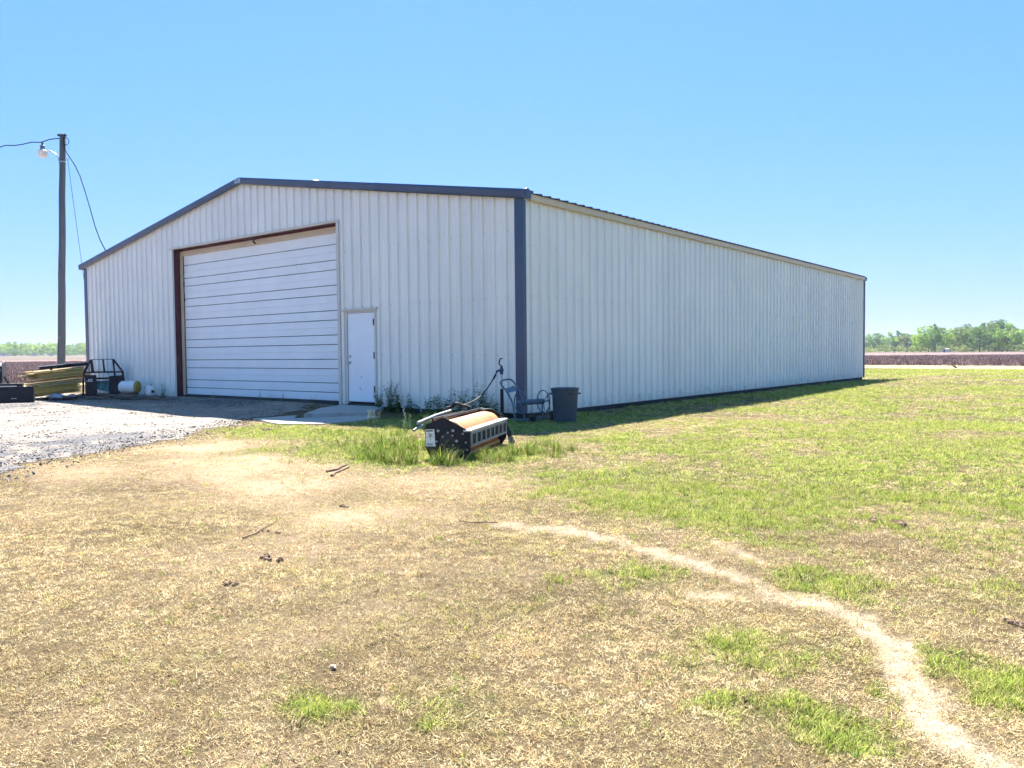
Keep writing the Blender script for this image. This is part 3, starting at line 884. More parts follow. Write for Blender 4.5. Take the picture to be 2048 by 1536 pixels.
# ------------------------------------------------------------------ yard hydrant with hose
HY = (-.25, -.36)
hyd = thing('yard_hydrant', (*HY, 0), 'blue-headed yard hydrant on a thin standpipe beside the barn corner', 'hydrant')
MB().tube([(*HY, -.05), (*HY, .60)], .033, 12).build('sleeve', M['rubber'], hyd, smooth=True)
MB().tube([(*HY, .6), (*HY, .90)], .015, 10).build('standpipe', M['steel'], hyd, smooth=True)
MB().lathe([(.0, .70), (.03, .70), (.03, .72), (0, .72)], 10, Matrix.Translation((*HY, 0)), cap=False).build('clamp', M['steel'], hyd)
ex = Vector((.785, .62, 0))                      # screen-right, horizontal
def hp(a, z, b=0): return Vector((HY[0], HY[1], z)) + ex * a + Vector((-.62, .785, 0)) * b
hd = MB().lathe([(.0, .88), (.028, .88), (.034, .90), (.034, .95), (.045, .955), (.045, .975), (.03, .985), (.022, 1.02), (.0, 1.02)], 14, Matrix.Translation((*HY, 0)), cap=False)
hd.tube([hp(0, .935), hp(-.05, .955), hp(-.085, .95), hp(-.10, .92)], .022, 10)
hd.build('head', M['blue'], hyd, smooth=True)
MB().tube([hp(0, .96), hp(.04, .955)], .014, 8).build('bolt', M['blue'], hyd, smooth=True)
MB().tube([hp(-.02, 1.0), hp(-.005, 1.035), hp(-.02, 1.06), hp(-.045, 1.075), hp(-.047, 1.11), hp(-.03, 1.175), hp(-.015, 1.185), hp(.02, 1.183)], .0125, 8).build('lever', M['navy'], hyd, smooth=True)
MB().tube([hp(-.02, .985), hp(.012, 1.045)], .016, 8).build('link', M['navy'], hyd, smooth=True)
# hose from the spout to a coil behind the roller
HC = Vector((2.12, -4.22, .52))
hose = thing('garden_hose', (float(HC.x), float(HC.y), 0), 'black hose running from the hydrant spout down to a coil behind the roller', 'hose')
pts = [hp(-.10, .92), hp(-.12, .87), hp(-.16, .80)]
p0 = pts[-1]
for t in np.linspace(.15, 1, 10):
    q = p0.lerp(HC + Vector((-.02, .12, .06)), t); q.z -= .10 * math.sin(math.pi * t); pts.append(q)
MB().tube(pts, .012, 8).build('run', M['rubber'], hose, smooth=True)
MB().tube([hp(-.118, .875), hp(-.16, .79)], .019, 8).build('coupling', M['rubber'], hose, smooth=True)
coil = []
for i in range(110):
    a = i / 110 * 2 * math.pi * 6
    r = .13 + .025 * math.sin(i * 1.7) + .012 * math.cos(i * .9)
    coil.append(HC + ex * (math.cos(a) * r * 1.1) + Vector((-.3, .4, 0)) * (.18 * math.sin(a * .5 + 1) * .5) + Vector((0, 0, math.sin(a) * r * .62)))
MB().tube(coil, .013, 7).build('coil', M['rubber'], hose, smooth=True)

# ------------------------------------------------------------------ hose reel cart
RO = Vector((.47, -.43, 0)); E1 = Vector((.785, .62, 0)); E2 = Vector((-.62, .785, 0))
def Q(a, b, z): return RO + E1 * a + E2 * b + Vector((0, 0, z))
reel = thing('hose_reel_cart', tuple(RO), 'empty grey-blue tubular hose reel cart in front of the dark barn corner', 'hose reel')
AX = (E1 * .83 + E2 * .55).normalized(); AY = Vector((-AX.y, AX.x, 0))
cL = Q(-.17, -.10, .375); cR = cL + AX * .52
def ring(c, r, n=28): return [c + AY * (math.cos(t) * r) + Vector((0, 0, math.sin(t) * r)) for t in np.linspace(0, 2 * math.pi, n, endpoint=False)]
for c in (cL, cR):
    fl = MB().tube(ring(c, .205), .011, 8, closed=True).build('drum_flange', M['reel'], reel, smooth=True)
    sp = MB()
    for t in (0.3, 2.4, 4.5):
        sp.tube([c, c + AY * (math.cos(t) * .2) + Vector((0, 0, math.sin(t) * .2))], .007, 6)
    sub('spokes', sp, M['reel'], fl, smooth=True)
MB().tube([cL, cR], .052, 16).build('drum', M['reel'], reel, smooth=True)
MB().tube([cL - AX * .08, cR + AX * .10], .014, 8).build('axle', M['greysteel'], reel, smooth=True)
# handle hoop
def rounded(P, n=5):
    out = [Vector(P[0])]
    for i in range(1, len(P) - 1):
        a, b, c = Vector(P[i - 1]), Vector(P[i]), Vector(P[i + 1])
        p, q = b.lerp(a, .35), b.lerp(c, .35)
        for t in np.linspace(0, 1, n):
            out.append(p.lerp(b, t).lerp(b.lerp(q, t), t))
    out.append(Vector(P[-1])); return out
MB().tube(rounded([Q(-.27, -.18, .03), Q(-.31, -.18, .36), Q(-.40, -.17, .55), Q(-.55, -.15, .74), Q(-.50, .0, .79), Q(-.33, .15, .80), Q(-.19, .15, .60), Q(-.12, .14, .40), Q(-.10, .13, .05)]), .017, 10).build('handle_frame', M['reel'], reel, smooth=True)
MB().hexa([Q(-.40, -.165, .555), Q(-.22, .13, .585), Q(-.222, .14, .585), Q(-.402, -.155, .555), Q(-.455, -.16, .635), Q(-.275, .135, .675), Q(-.277, .145, .675), Q(-.457, -.15, .635)]).build('handle_plate', M['reel'], reel)
# stand loops on the crank side
MB().tube(rounded([Q(.24, .20, .40), Q(.25, .16, .14), Q(.26, .14, .03), Q(.36, .20, .05), Q(.47, .26, .08), Q(.49, .28, .24), Q(.44, .26, .34)]), .014, 8).build('stand_loop', M['reel'], reel, smooth=True)
MB().tube(rounded([Q(.27, .18, .10), Q(.36, .20, .10), Q(.38, .22, .26), Q(.37, .24, .40)]), .011, 8).build('stand_loop', M['reel'], reel, smooth=True)
MB().tube([Q(-.27, -.18, .05), Q(-.02, -.12, .045), Q(.26, .14, .05)], .013, 8).build('base_rail', M['reel'], reel, smooth=True)
MB().tube([Q(-.10, .13, .05), Q(.15, .26, .05), Q(.36, .30, .08)], .013, 8).build('base_rail', M['reel'], reel, smooth=True)
MB().tube([Q(-.27, -.18, .05), Q(-.10, .13, .05)], .013, 8).build('base_rail', M['reel'], reel, smooth=True)
for c in (Q(.05, -.13, .085), Q(.44, .17, .085)):
    Mw = Matrix.Translation(c) @ Matrix(((AX.x, AY.x, 0, 0), (AX.y, AY.y, 0, 0), (0, 0, 1, 0), (0, 0, 0, 1))) @ Matrix.Rotation(math.pi / 2, 4, 'Y')
    wh = MB().lathe([(.045, -.02), (.08, -.022), (.088, -.01), (.088, .01), (.08, .022), (.045, .02)], 20, Mw, cap=False).build('wheel', M['rubber'], reel, smooth=True)
    sub('hub', MB().lathe([(.0, -.024), (.03, -.024), (.046, -.014), (.046, .014), (.03, .024), (0, .024)], 14, Mw, cap=False), M['black'], wh, smooth=True)
# crank fitting and its pale hose tail
MB().tube([cR + AX * .10, cR + AX * .10 + Vector((0, 0, .13)), cR + AX * .14 + Vector((0, 0, .135))], .013, 8).build('crank', M['greysteel'], reel, smooth=True)
tail = rounded([cR + AX * .10 + Vector((0, 0, .02)), Q(.36, .18, .50), Q(.44, .16, .60), Q(.56, .14, .585), Q(.66, .13, .46)])
MB().tube(tail, .010, 8).build('hose_tail', M['white'], reel, smooth=True)
MB().tube([Q(.25, .12, .23), Q(.31, .12, .16)], .009, 6).build('drain_tube', M['white'], reel, smooth=True)

# ------------------------------------------------------------------ soil roller attachment lying in the tall grass
RB = Vector((3.1, -5.1, 0)); RS = Vector((-.41, .912, 0)).normalized(); RD = Vector((-.912, -.41, 0)).normalized()
def R(s, b, z): return RB + RS * s + RD * b + Vector((0, 0, z))
rol = thing('roller_attachment', tuple(R(.85, .3, 0)), 'black soil roller attachment with a rusty orange drum lying in tall grass', 'roller')
plate = [(0, .365), (.015, .36), (.32, .515), (.36, .515), (.56, .43), (.575, .40), (.575, .16), (.48, -.04), (.10, -.04), (.0, .10)]
for s0 in (0, 1.72):
    pl = MB().prism([R(s0, b, z) for b, z in plate], (0, 0, 0), RS * .014).build('end_plate', M['navy'], rol, bevel=.002)
    if s0 == 0:
        for b, z, r in [(.09, .325, .013), (.055, .22, .013), (.04, .13, .013), (.215, .36, .018), (.17, .235, .018), (.405, .355, .018), (.425, .225, .014), (.195, .10, .018), (.28, .335, .0125), (.345, .285, .0125), (.355, .19, .0125), (.29, .135, .0125), (.215, .185, .0125), (.222, .30, .0125)]:
            Mb = Matrix.Translation(R(-.001, b, z)) @ RS.to_track_quat('-Z', 'Y').to_matrix().to_4x4()
            sub('bolt', MB().lathe([(r, 0), (r, .006), (r * .6, .012), (0, .013)], 8, Mb, cap=False), M['steel'], pl, smooth=True)
        Mb = Matrix.Translation(R(-.0005, .285, .235)) @ RS.to_track_quat('-Z', 'Y').to_matrix().to_4x4()
        sub('bearing_housing', MB().lathe([(.10, 0), (.10, .004), (.085, .008), (.04, .008), (.03, .02), (0, .02)], 24, Mb, cap=False), M['ink'], pl, smooth=True)
        lab = [(.455, .375), (.565, .37), (.565, .165), (.44, .165)]
        sub('sticker', MB().prism([R(-.003, b, z) for b, z in lab], (0, 0, 0), RS * .0025), M['white'], pl)
        pic = MB()
        def bar(b0, z0, b1, z1, w=.007):
            d_ = Vector((b1 - b0, z1 - z0, 0)).normalized(); n_ = Vector((-d_.y, d_.x, 0)) * w / 2
            pic.add([R(-.0045, b0 + n_.x, z0 + n_.y), R(-.0045, b1 + n_.x, z1 + n_.y), R(-.0045, b1 - n_.x, z1 - n_.y), R(-.0045, b0 - n_.x, z0 - n_.y)], [(0, 1, 2, 3)])
        bar(.555, .352, .472, .355, .016); bar(.51, .325, .50, .24); bar(.535, .318, .475, .31); bar(.507, .30, .535, .27); bar(.505, .30, .475, .275); bar(.55, .20, .47, .20, .004); bar(.55, .19, .48, .19, .004); bar(.55, .18, .47, .18, .004)
        sub('sticker_print', pic, M['ink'], pl)
Md = Matrix.Translation(R(.03, .29, .245)) @ RS.to_track_quat('Z', 'Y').to_matrix().to_4x4()
MB().lathe([(.0, 0), (.225, 0), (.233, .004), (.233, 1.64), (.225, 1.644), (0, 1.644)], 56, Md, cap=False).build('drum', M['rust'], rol, smooth=True, auto=50)
bm = MB()
def beam(s0, s1, b0, b1, z0, z1):
    bm.hexa([R(s0, b0, z0), R(s1, b0, z0), R(s1, b1, z0), R(s0, b1, z0), R(s0, b0, z1), R(s1, b0, z1), R(s1, b1, z1), R(s0, b1, z1)])
beam(.012, 1.73, -.012, .0, .315, .345); beam(.012, 1.73, -.012, .0, .165, .195)
for k_ in range(9):
    s0 = .012 + k_ * .2085
    beam(s0, s0 + .05 if k_ < 8 else s0 + .04, -.0115, -.0005, .1955, .3145)
bm.build('slotted_front_beam', M['greysteel'], rol)
bm = MB(); beam(.02, 1.715, .004, .012, .17, .34); bm.build('slot_dark_plate', M['seal'], rol)  # dark plate added behind the slots so they read as dark holes
bm = MB(); beam(-.004, 1.75, -.022, .085, .346, .372); bm.build('front_lip', M['steel'], rol, bevel=.004)
MB().tube([R(.014, .345, .51), R(1.72, .345, .51)], .018, 8).build('top_rail', M['black'], rol, smooth=True)
MB().tube([R(.014, .12, .05), R(1.72, .12, .05)], .03, 8).build('lower_rail', M['rust'], rol, smooth=True)
MB().tube([R(-.10, .63, .455), R(.45, .60, .50), R(.95, .56, .53)], [.020, .022, .02], 10).build('hitch_tube', M['galv'], rol, smooth=True)
MB().tube([R(-.16, .66, .37), R(-.02, .60, .42)], .018, 8).build('pin', M['galv'], rol, smooth=True)
bm = MB(); beam(.1, 1.65, .50, .52, .30, .50); bm.build('back_plate', M['black'], rol)
for o_ in (0, .03, .06):
    MB().tube(rounded([R(1.55, .30 + o_, .50), R(1.70, .2 + o_, .50), R(1.80 + o_, .07, .40), R(1.82 + o_, .0, .18), R(1.80 + o_, -.03 - o_, .0)], 6), .013, 7).build('hydraulic_hose', M['rubber'], rol, smooth=True)
for o_ in (.0, .035):
    MB().tube([R(1.80 + o_, -.03 - o_, .0), R(1.803 + o_, -.025 - o_, .10)], .017, 7).build('hose_coupler', M['greysteel'], rol, smooth=True)

# ------------------------------------------------------------------ power pole, lamp and wires
PB = Vector((-23.57, 1.16, 0.71)); PT = Vector((-23.66, 1.55, 9.93))
pole = thing('power_pole', (PB.x, PB.y, 0), 'tall weathered wooden power pole standing beyond the barn', 'power pole')
n = 14
pp = [Vector((PB.x, PB.y, -.3)).lerp(PT, t) for t in np.linspace(0, 1, n)]
pp = [q + Vector((random.uniform(-.012, .012), random.uniform(-.012, .012), 0)) for q in pp]
MB().tube(pp, list(np.linspace(.148, .105, n)), 18).build('shaft', M['pole'], pole, smooth=True)
PSIDE = Vector((.785, .62, 0)); PFRONT = Vector((.62, -.785, 0))
def at_pole(z, dx=0.0, toward=.0):
    """a point beside the pole at height z"""
    q = PB.lerp(PT, (z - PB.z) / (PT.z - PB.z))
    return q + PSIDE * dx + PFRONT * toward
MB().tube([at_pole(9.91, -.16, .05), at_pole(9.89, .18, .05)], .035, 8).build('insulator_bracket', M['seal'], pole, smooth=True)
for dx in (-.11, .0, .12):
    MB().lathe([(.03, -.02), (.05, 0), (.035, .03), (.05, .05), (.03, .075), (0, .08)], 10, Matrix.Translation(at_pole(9.89, dx, .05)), cap=False).build('insulator', M['seal'], pole, smooth=True)
MB().tube(rounded([at_pole(9.81, .10, .1), at_pole(9.77, .26, .1), at_pole(9.66, .32, .1), at_pole(9.54, .27, .1), at_pole(9.52, .14, .1)]), .014, 6).build('cable_loop', M['cable'], pole, smooth=True)
MB().tube([at_pole(9.52, .13, .1), at_pole(9.44, .34, .1), at_pole(9.31, .2, .1)], .006, 5).build('tie_wire', M['guy'], pole, smooth=True)
MB().tube([at_pole(9.81, .10, .1), at_pole(9.35, .13, .1)], .02, 6).build('cable_drop', M['cable'], pole, smooth=True)
MB().lathe([(.13, -.03), (.135, 0), (.13, .03)], 16, Matrix.Translation(at_pole(8.88)), cap=False).build('lamp_strap', M['steel'], pole, smooth=True)
MB().lathe([(0, .0), (.012, 0), (.012, .02), (0, .02)], 8, Matrix.Translation(at_pole(2.05, .04, .15)), cap=False).build('pole_tag', M['white'], pole)
MB().tube([at_pole(9.02, .1), at_pole(9.02, .26)], .012, 6).build('guy_hook', M['steel'], pole, smooth=True)
lamp = thing('yard_lamp', tuple(at_pole(8.88, -.13)), 'yard light with a pale shade on a curved arm near the pole top', 'lamp')
MB().tube(rounded([at_pole(8.86, -.12), at_pole(9.04, -.14), at_pole(9.19, -.24), at_pole(9.31, -.45), at_pole(9.37, -.64)], 6), .022, 8).build('arm', M['steel'], lamp, smooth=True)
LC = at_pole(9.35, -.77); LT = Matrix.Translation(LC)
MB().lathe([(.09, .02), (.085, .05), (.085, .17), (.075, .18), (0, .18)], 16, LT, cap=False).build('ballast_housing', M['greysteel'], lamp, smooth=True)
MB().lathe([(.03, .18), (.03, .26), (.045, .265), (.04, .285), (0, .285)], 12, LT, cap=False).build('photocell', M['seal'], lamp, smooth=True)
MB().lathe([(.09, .03), (.14, .0), (.20, -.045), (.205, -.06)], 20, LT, cap=False).build('reflector', M['white'], lamp, smooth=True)
MB().lathe([(.203, -.055), (.19, -.12), (.16, -.25), (.13, -.27), (0, -.275)], 20, LT, cap=False).build('refractor', M['glass'], lamp, smooth=True)
# service drop to the roof
pts = [at_pole(9.35, .14, .1)] + [Vector((-22.20, 1.35, 8.50)), Vector((-21.42, 1.18, 7.97)), Vector((-20.64, 1.00, 7.27)), Vector((-19.74, 0.77, 6.47)), Vector((-19.09, 0.61, 5.82)), Vector((-18.54, 0.52, 5.28)), Vector((-17.96, 0.44, 4.83))] + [Vector((-17.0, .3, 4.7))]
pts[-1].z = roof_z(-17.0) + .02
tag(MB().tube(pts, .017, 6).build('service_cable', M['cable'], None, smooth=True), 'black cable drooping from the pole down to the barn roof edge', 'cable')
pts = []
A_, B_ = at_pole(9.79, -.1, .05), Vector((-46.67, -2.41, 13.98))
for i in range(40):
    t = i / 39; q = A_.lerp(B_, t); q.z -= 1.0 * 4 * t * (1 - t) * .9; q.z += .035 * math.sin(i * 2.4); pts.append(q)
tag(MB().tube(pts, .019, 6).build('supply_cable', M['cable'], None, smooth=True), 'twisted black overhead cable leaving the pole top towards the left', 'cable')
g0, g1 = at_pole(9.02, .2), Vector((-25.44, 3.46, -0.32))
tag(MB().tube([g0, g0.lerp(g1, .5), Vector((g1.x, g1.y, 0))], .009, 5).build('guy_wire', M['guy'], None), 'thin greenish guy wire slanting from the pole behind the barn corner', 'wire')

# ------------------------------------------------------------------ things heaped at the left end of the gable wall
LA = Vector((-17.0, -2.32, 0)); LD = Vector((-.38, .925, 0)).normalized(); LN = Vector((-LD.y, LD.x, 0))   # LN points away from the camera
lum = []
def plank(s0, s1, b, z, w, h, mat, rise, label, group, yaw=0.0):
    p0 = LA + LD * s0 + LN * b; p1 = LA + LD * s1 + LN * b
    c = (p0 + p1) / 2; ln = (p1 - p0).length
    zc = z + rise * (s0 + s1) / 2
    X = LD.copy(); X.z = rise; X.normalize()
    X = Matrix.Rotation(yaw, 3, 'Z') @ X
    Yv = Vector((-X.y, X.x, 0)).normalized(); Zv = X.cross(Yv)
    # long axis of the mesh is z so that the grain runs along it
    me = MB().box((0, 0, 0), (h, w, ln)).mesh('lumber_plank', mat)
    o = bpy.data.objects.new('lumber_plank', me); COL.objects.link(o)
    o.matrix_world = Matrix.Translation((c.x, c.y, zc)) @ Matrix((Zv, Yv, X)).transposed().to_4x4()
    tag(o, label, 'plank', group)
    b_ = o.modifiers.new('bevel', 'BEVEL'); b_.width = .003; b_.segments = 1
    return o
for k_ in range(6):
    for j in range(3):
        plank(.06 + random.uniform(-.04, .04), 1.86 + random.uniform(-.03, .02), .08 + j * .15 + random.uniform(-.02, .02), .10 + k_ * .053, .14, .037, M['lumy'], .055, 'bright yellow plank of the lower lumber bundle, %s layer up, %s row' % (['first', 'second', 'third', 'fourth', 'fifth', 'sixth'][k_], ['front', 'middle', 'back'][j]), 'planks of the lower bundle', random.uniform(-.008, .008))
zz = .40
for k_ in range(8):
    g_ = k_ in (2, 3)
    for j in range(3):
        st = random.uniform(-.12, .28) + (.12 if k_ > 5 else 0)
        en = 2.0 + random.uniform(-.12, .25)
        plank(st, en, .06 + j * .15 + random.uniform(-.045, .03), zz, .14, .042, M['lumy'] if g_ or (k_ in (5, 6) and j == 0) else M['lumg'], .06 + random.uniform(-.006, .006), 'weathered plank of the loose upper lumber stack, %s layer up, %s row' % (['first', 'second', 'third', 'fourth', 'fifth', 'sixth', 'seventh', 'eighth'][k_], ['front', 'middle', 'back'][j]), 'planks of the loose upper stack', random.uniform(-.02, .02))
    zz += random.choice((.05, .055, .085))
ZT = zz
tb = MB().box((0, 0, 0), (.09, .09, .62)).mesh('timber_block', M['darkwood'])
o = link('timber_block', tb, None, None, bevel=.004); o.matrix_world = Matrix.Translation((-16.55, -2.22, .045)) @ Matrix.Rotation(.35, 4, 'Z') @ Matrix.Rotation(math.pi / 2, 4, 'X')
tag(o, 'short squared timber on the ground at the near end of the lumber stack', 'timber')
# slotted black rail lying on the lumber
rail = thing('slotted_rail', tuple(LA + LD * 1.0 + Vector((0, 0, ZT))), 'long black slotted steel rail lying on top of the lumber stack', 'rail')
def RL(s, b, z): return LA + LD * s + LN * b + Vector((0, 0, ZT + .01 + .06 * s + z))
def rbox(s0, s1, b0, b1, z0, z1):
    return MB().hexa([RL(s0, b0, z0), RL(s1, b0, z0), RL(s1, b1, z0), RL(s0, b1, z0), RL(s0, b0, z1), RL(s1, b0, z1), RL(s1, b1, z1), RL(s0, b1, z1)])
rbox(.25, 2.25, .02, .12, .0, .014).build('flange', M['black'], rail); rbox(.28, 2.25, .02, .12, .092, .104).build('flange', M['greysteel'], rail)
for k_ in range(12):
    s0 = .36 + k_ * .062
    rbox(s0, s0 + .022, .03, .11, .0145, .0915).build('tooth', M['black'], rail)
rbox(1.12, 2.2, .05, .09, .0145, .0915).build('web', M['black'], rail)
rbox(.74, .78, .03, .09, -.11, -.0005).build('foot', M['black'], rail)

# black fork-carriage frame with guard
FO = Vector((-16.2, -1.22, 0)); F1 = Vector((.58, .815, 0)).normalized(); F2 = Vector((-.815, .58, 0)).normalized()
def F(a, z, b=0): return FO + F1 * a + F2 * b + Vector((0, 0, z))
frm = thing('fork_carriage_frame', tuple(F(.55, 0)), 'black loader carriage frame with a guard hoop leaning by the barn wall', 'loader attachment')
def ft(pts, r, name, mat='black'): return MB().tube([F(*q) for q in pts], r, 8).build(name, M[mat], frm, smooth=True)
ft([(.02, .10), (.03, .55), (.06, .82), (.20, 1.10), (.27, 1.20)], .032, 'left_post')
ft([(1.18, .12), (1.16, .60), (1.14, .84)], .04, 'right_post')
ft([(1.14, .84), (.88, 1.22)], .03, 'brace'); ft([(.88, 1.22), (.92, .70)], .028, 'guard_bar'); ft([(.60, 1.22), (.63, .84)], .026, 'guard_bar'); ft([(.27, 1.20), (.30, .80)], .045, 'guard_bar')
ft([(.27, 1.215), (.88, 1.22)], .009, 'guard_wire')
MB().hexa([F(.05, .80, -.03), F(1.17, .80, -.03), F(1.17, .80, .03), F(.05, .80, .03), F(.05, .85, -.03), F(1.17, .85, -.03), F(1.17, .85, .03), F(.05, .85, .03)]).build('top_bar', M['black'], frm)
MB().hexa([F(-.02, .09, -.05), F(1.22, .09, -.05), F(1.22, .09, .05), F(-.02, .09, .05), F(-.02, .17, -.05), F(1.22, .17, -.05), F(1.22, .17, .05), F(-.02, .17, .05)]).build('bottom_bar', M['black'], frm)
MB().hexa([F(.36, .60, -.025), F(.88, .60, -.025), F(.88, .60, .025), F(.36, .60, .025), F(.36, .66, -.025), F(.88, .66, -.025), F(.88, .66, .025), F(.36, .66, .025)]).build('cross_bar', M['black'], frm)
lp = MB().hexa([F(.08, .17, -.02), F(.42, .17, -.02), F(.42, .17, .0), F(.08, .17, .0), F(.08, .74, -.02), F(.40, .74, -.02), F(.40, .74, .0), F(.08, .74, .0)]).build('side_plate', M['navy'], frm)
MB().hexa([F(.74, .17, -.02), F(1.14, .17, -.02), F(1.14, .17, .0), F(.74, .17, .0), F(.76, .70, -.02), F(1.14, .72, -.02), F(1.14, .72, .0), F(.76, .70, .0)]).build('side_plate', M['navy'], frm)
dec = MB()
for a0, a1, z0, z1 in [(.13, .30, .540, .560), (.17, .20, .57, .62), (.20, .22, .57, .59), (.235, .25, .57, .62), (.25, .29, .60, .62), (.275, .29, .57, .62)]:
    dec.add([F(a0, z0, -.0215), F(a1, z0, -.0215), F(a1, z1, -.0215), F(a0, z1, -.0215)], [(0, 1, 2, 3)])
sub('decal', dec, M['white'], lp)
for a0 in (.12, 1.05):
    MB().hexa([F(a0, .855, -.032), F(a0 + .07, .855, -.032), F(a0 + .07, .855, .0), F(a0, .855, .0), F(a0, .872, -.03), F(a0 + .07, .872, -.03), F(a0 + .07, .872, .0), F(a0, .872, .0)]).build('catch', M['steel'], frm)
# teal tarp bundle hanging in the frame
mb = MB(); nU, nV = 14, 9
vs_ = []
for i in range(nU):
    for j in range(nV):
        a = i / (nU - 1); t = j / (nV - 1)
        x_ = .36 + .42 * a; z_ = .56 - .24 * t * (1 - .35 * math.cos(a * 3.1 + .4)) - .10 * (1 - a) * t
        vs_.append(F(x_, z_, .06 + .05 * math.sin(a * 9 + t * 3) + .06 * math.sin(t * 3.1)))
mb.add(vs_, [(i * nV + j, (i + 1) * nV + j, (i + 1) * nV + j + 1, i * nV + j + 1) for i in range(nU - 1) for j in range(nV - 1)])
o = mb.build('tarp', M['teal'], None, smooth=True); so = o.modifiers.new('solid', 'SOLIDIFY'); so.thickness = .02
tag(o, 'crumpled teal tarp hanging inside the black frame', 'tarp')
# boards lying in front
for i, (x, y, z, l, w, h, a, lab) in enumerate([(-14.6, -1.0, .13, 2.6, .15, .045, -.10, 'long dark board lying on the ground below the black frame'),
                                               (-13.3, -.85, .12, 2.2, .18, .05, .06, 'dark board lying in front of the propane cylinder'),
                                               (-15.4, -1.35, .09, 1.7, .12, .05, .3, 'short dark board sticking out towards the gravel')]):
    o = link('ground_board', MB().box((0, 0, 0), (h, w, l)).mesh('ground_board', M['darkwood']), None, None, bevel=.004)
    o.matrix_world = Matrix.Translation((x, y, z + float(gz(x, y)) * .6)) @ Matrix.Rotation(a, 4, 'Z') @ Matrix.Rotation(math.pi / 2, 4, 'Y')
    tag(o, lab, 'board')
# scrap bags
def lump(name, c, r, mat, label, cat, seed):
    rng = random.Random(seed); mb = MB(); nu, nv = 12, 7; vs_ = []
    for i in range(nv + 1):
        th = math.pi * i / nv
        for j in range(nu):
            ph = 2 * math.pi * j / nu; k2 = 1 + rng.uniform(-.25, .25)
            vs_.append((c[0] + r[0] * k2 * math.sin(th) * math.cos(ph), c[1] + r[1] * k2 * math.sin(th) * math.sin(ph), c[2] + r[2] * k2 * math.cos(th)))
    mb.add(vs_, [(i * nu + j, (i + 1) * nu + j, (i + 1) * nu + (j + 1) % nu, i * nu + (j + 1) % nu) for i in range(nv) for j in range(nu)])
    return tag(mb.build(name, mat, None, smooth=True), label, cat)
M['bag'] = pmat('grey_bag', (.28, .31, .36), .35, var=.35, scale=9, bump=.5, bscale=20)
M['bagd'] = pmat('black_bag', (.015, .016, .02), .3, var=.3, bump=.5, bscale=20)
lump('scrap_bag', (-16.25, -1.95, .10), (.34, .26, .10), M['bag'], 'crumpled grey sheeting on the ground at the foot of the lumber', 'scrap', 1)
lump('scrap_bag', (-15.75, -1.75, .09), (.26, .2, .09), M['bagd'], 'crumpled black bag lying between the lumber and the boards', 'scrap', 2)
# white tank with yellow end
tk = thing('spray_tank', (-14.62, -.55, .13), 'white tank with a yellow domed end lying behind the black frame', 'tank')
TD = Vector((.80, .60, 0)).normalized()
Mt = Matrix.Translation((-14.62, -.55, .38)) @ TD.to_track_quat('Z', 'Y').to_matrix().to_4x4()
MB().lathe([(0, -.27), (.14, -.26), (.18, -.21), (.18, .24), (0, .24)], 24, Mt, cap=False).build('body', M['white'], tk, smooth=True)
MB().lathe([(.184, .225), (.184, .27), (.17, .30), (.11, .325), (0, .33)], 24, Mt, cap=False).build('end_cap', M['yellow'], tk, smooth=True)
MB().box((-14.64, -.55, .165), (.4, .4, .07)).build('skid', M['darkwood'], tk)
# propane cylinder
PX = (-13.62, -.38); pz = float(gz(*PX)) + .02
PC = Matrix.Translation((*PX, pz))
prp = thing('propane_cylinder', (*PX, pz), 'small white propane cylinder standing against the barn wall', 'gas cylinder')
MB().lathe([(.10, 0), (.11, .0), (.11, .03), (.12, .04), (.152, .09), (.155, .12), (.155, .22), (.148, .26), (.11, .305), (.05, .325), (0, .33)], 24, PC, cap=False).build('body', M['propane'], prp, smooth=True)
MB().tube([(PX[0] + .09 * math.cos(a), PX[1] + .09 * math.sin(a), pz + .42) for a in np.linspace(0, 2 * math.pi, 18, endpoint=False)], .010, 6, closed=True).build('collar', M['propane'], prp, smooth=True)
for a in (.6, 2.7, 4.6):
    MB().hexa([(PX[0] + .09 * math.cos(a + d) + e * math.cos(a), PX[1] + .09 * math.sin(a + d) + e * math.sin(a), pz + z) for z in (.30, .42) for d, e in ((-.25, -.003), (.25, -.003), (.25, .003), (-.25, .003))]).build('collar_post', M['propane'], prp)
MB().lathe([(.02, .32), (.02, .36), (.03, .365), (.03, .38), (0, .38)], 10, PC, cap=False).build('valve', M['steel'], prp, smooth=True)
ap = math.atan2(CAM[1] - PX[1], CAM[0] - PX[0])
MB().add([(PX[0] + .157 * math.cos(ap + a), PX[1] + .157 * math.sin(ap + a), pz + z) for z in (.12, .2) for a in (.0, .3, .6)], [(0, 1, 4, 3), (1, 2, 5, 4)]).build('warning_label', M['maroon'], prp)

# compact loader at the frame edge: bucket in front, black body behind
BO = Vector((-15.53, -2.85, 0)); B1 = Vector((-.42, -.907, 0)).normalized(); B2 = Vector((-.907, .42, 0)).normalized()
def Bp(a, z, b=0): return BO + B1 * a + B2 * b + Vector((0, 0, z))
ldr = thing('compact_loader', tuple(Bp(.8, 0, .3)), 'dark compact loader with a wide flat bucket at the left edge of the yard', 'loader')
bk = MB().prism([Bp(0, z, b) for b, z in [(0, -.02), (.02, .0), (.05, .44), (.03, .47), (.0, .47), (-.03, .42), (-.03, .02)]], (0, 0, 0), B1 * 2.0).build('bucket', M['navy'], ldr, bevel=.006)
sub('wear_edge', MB().prism([Bp(-.005, z, b) for b, z in [(-.045, -.02), (-.028, .0), (-.028, .10), (-.045, .10)]], (0, 0, 0), B1 * 2.01), M['black'], bk)
sub('top_lip', MB().prism([Bp(.42, z, b) for b, z in [(-.05, .475), (.07, .475), (.07, .495), (-.05, .495)]], (0, 0, 0), B1 * 1.5), M['steel'], bk)
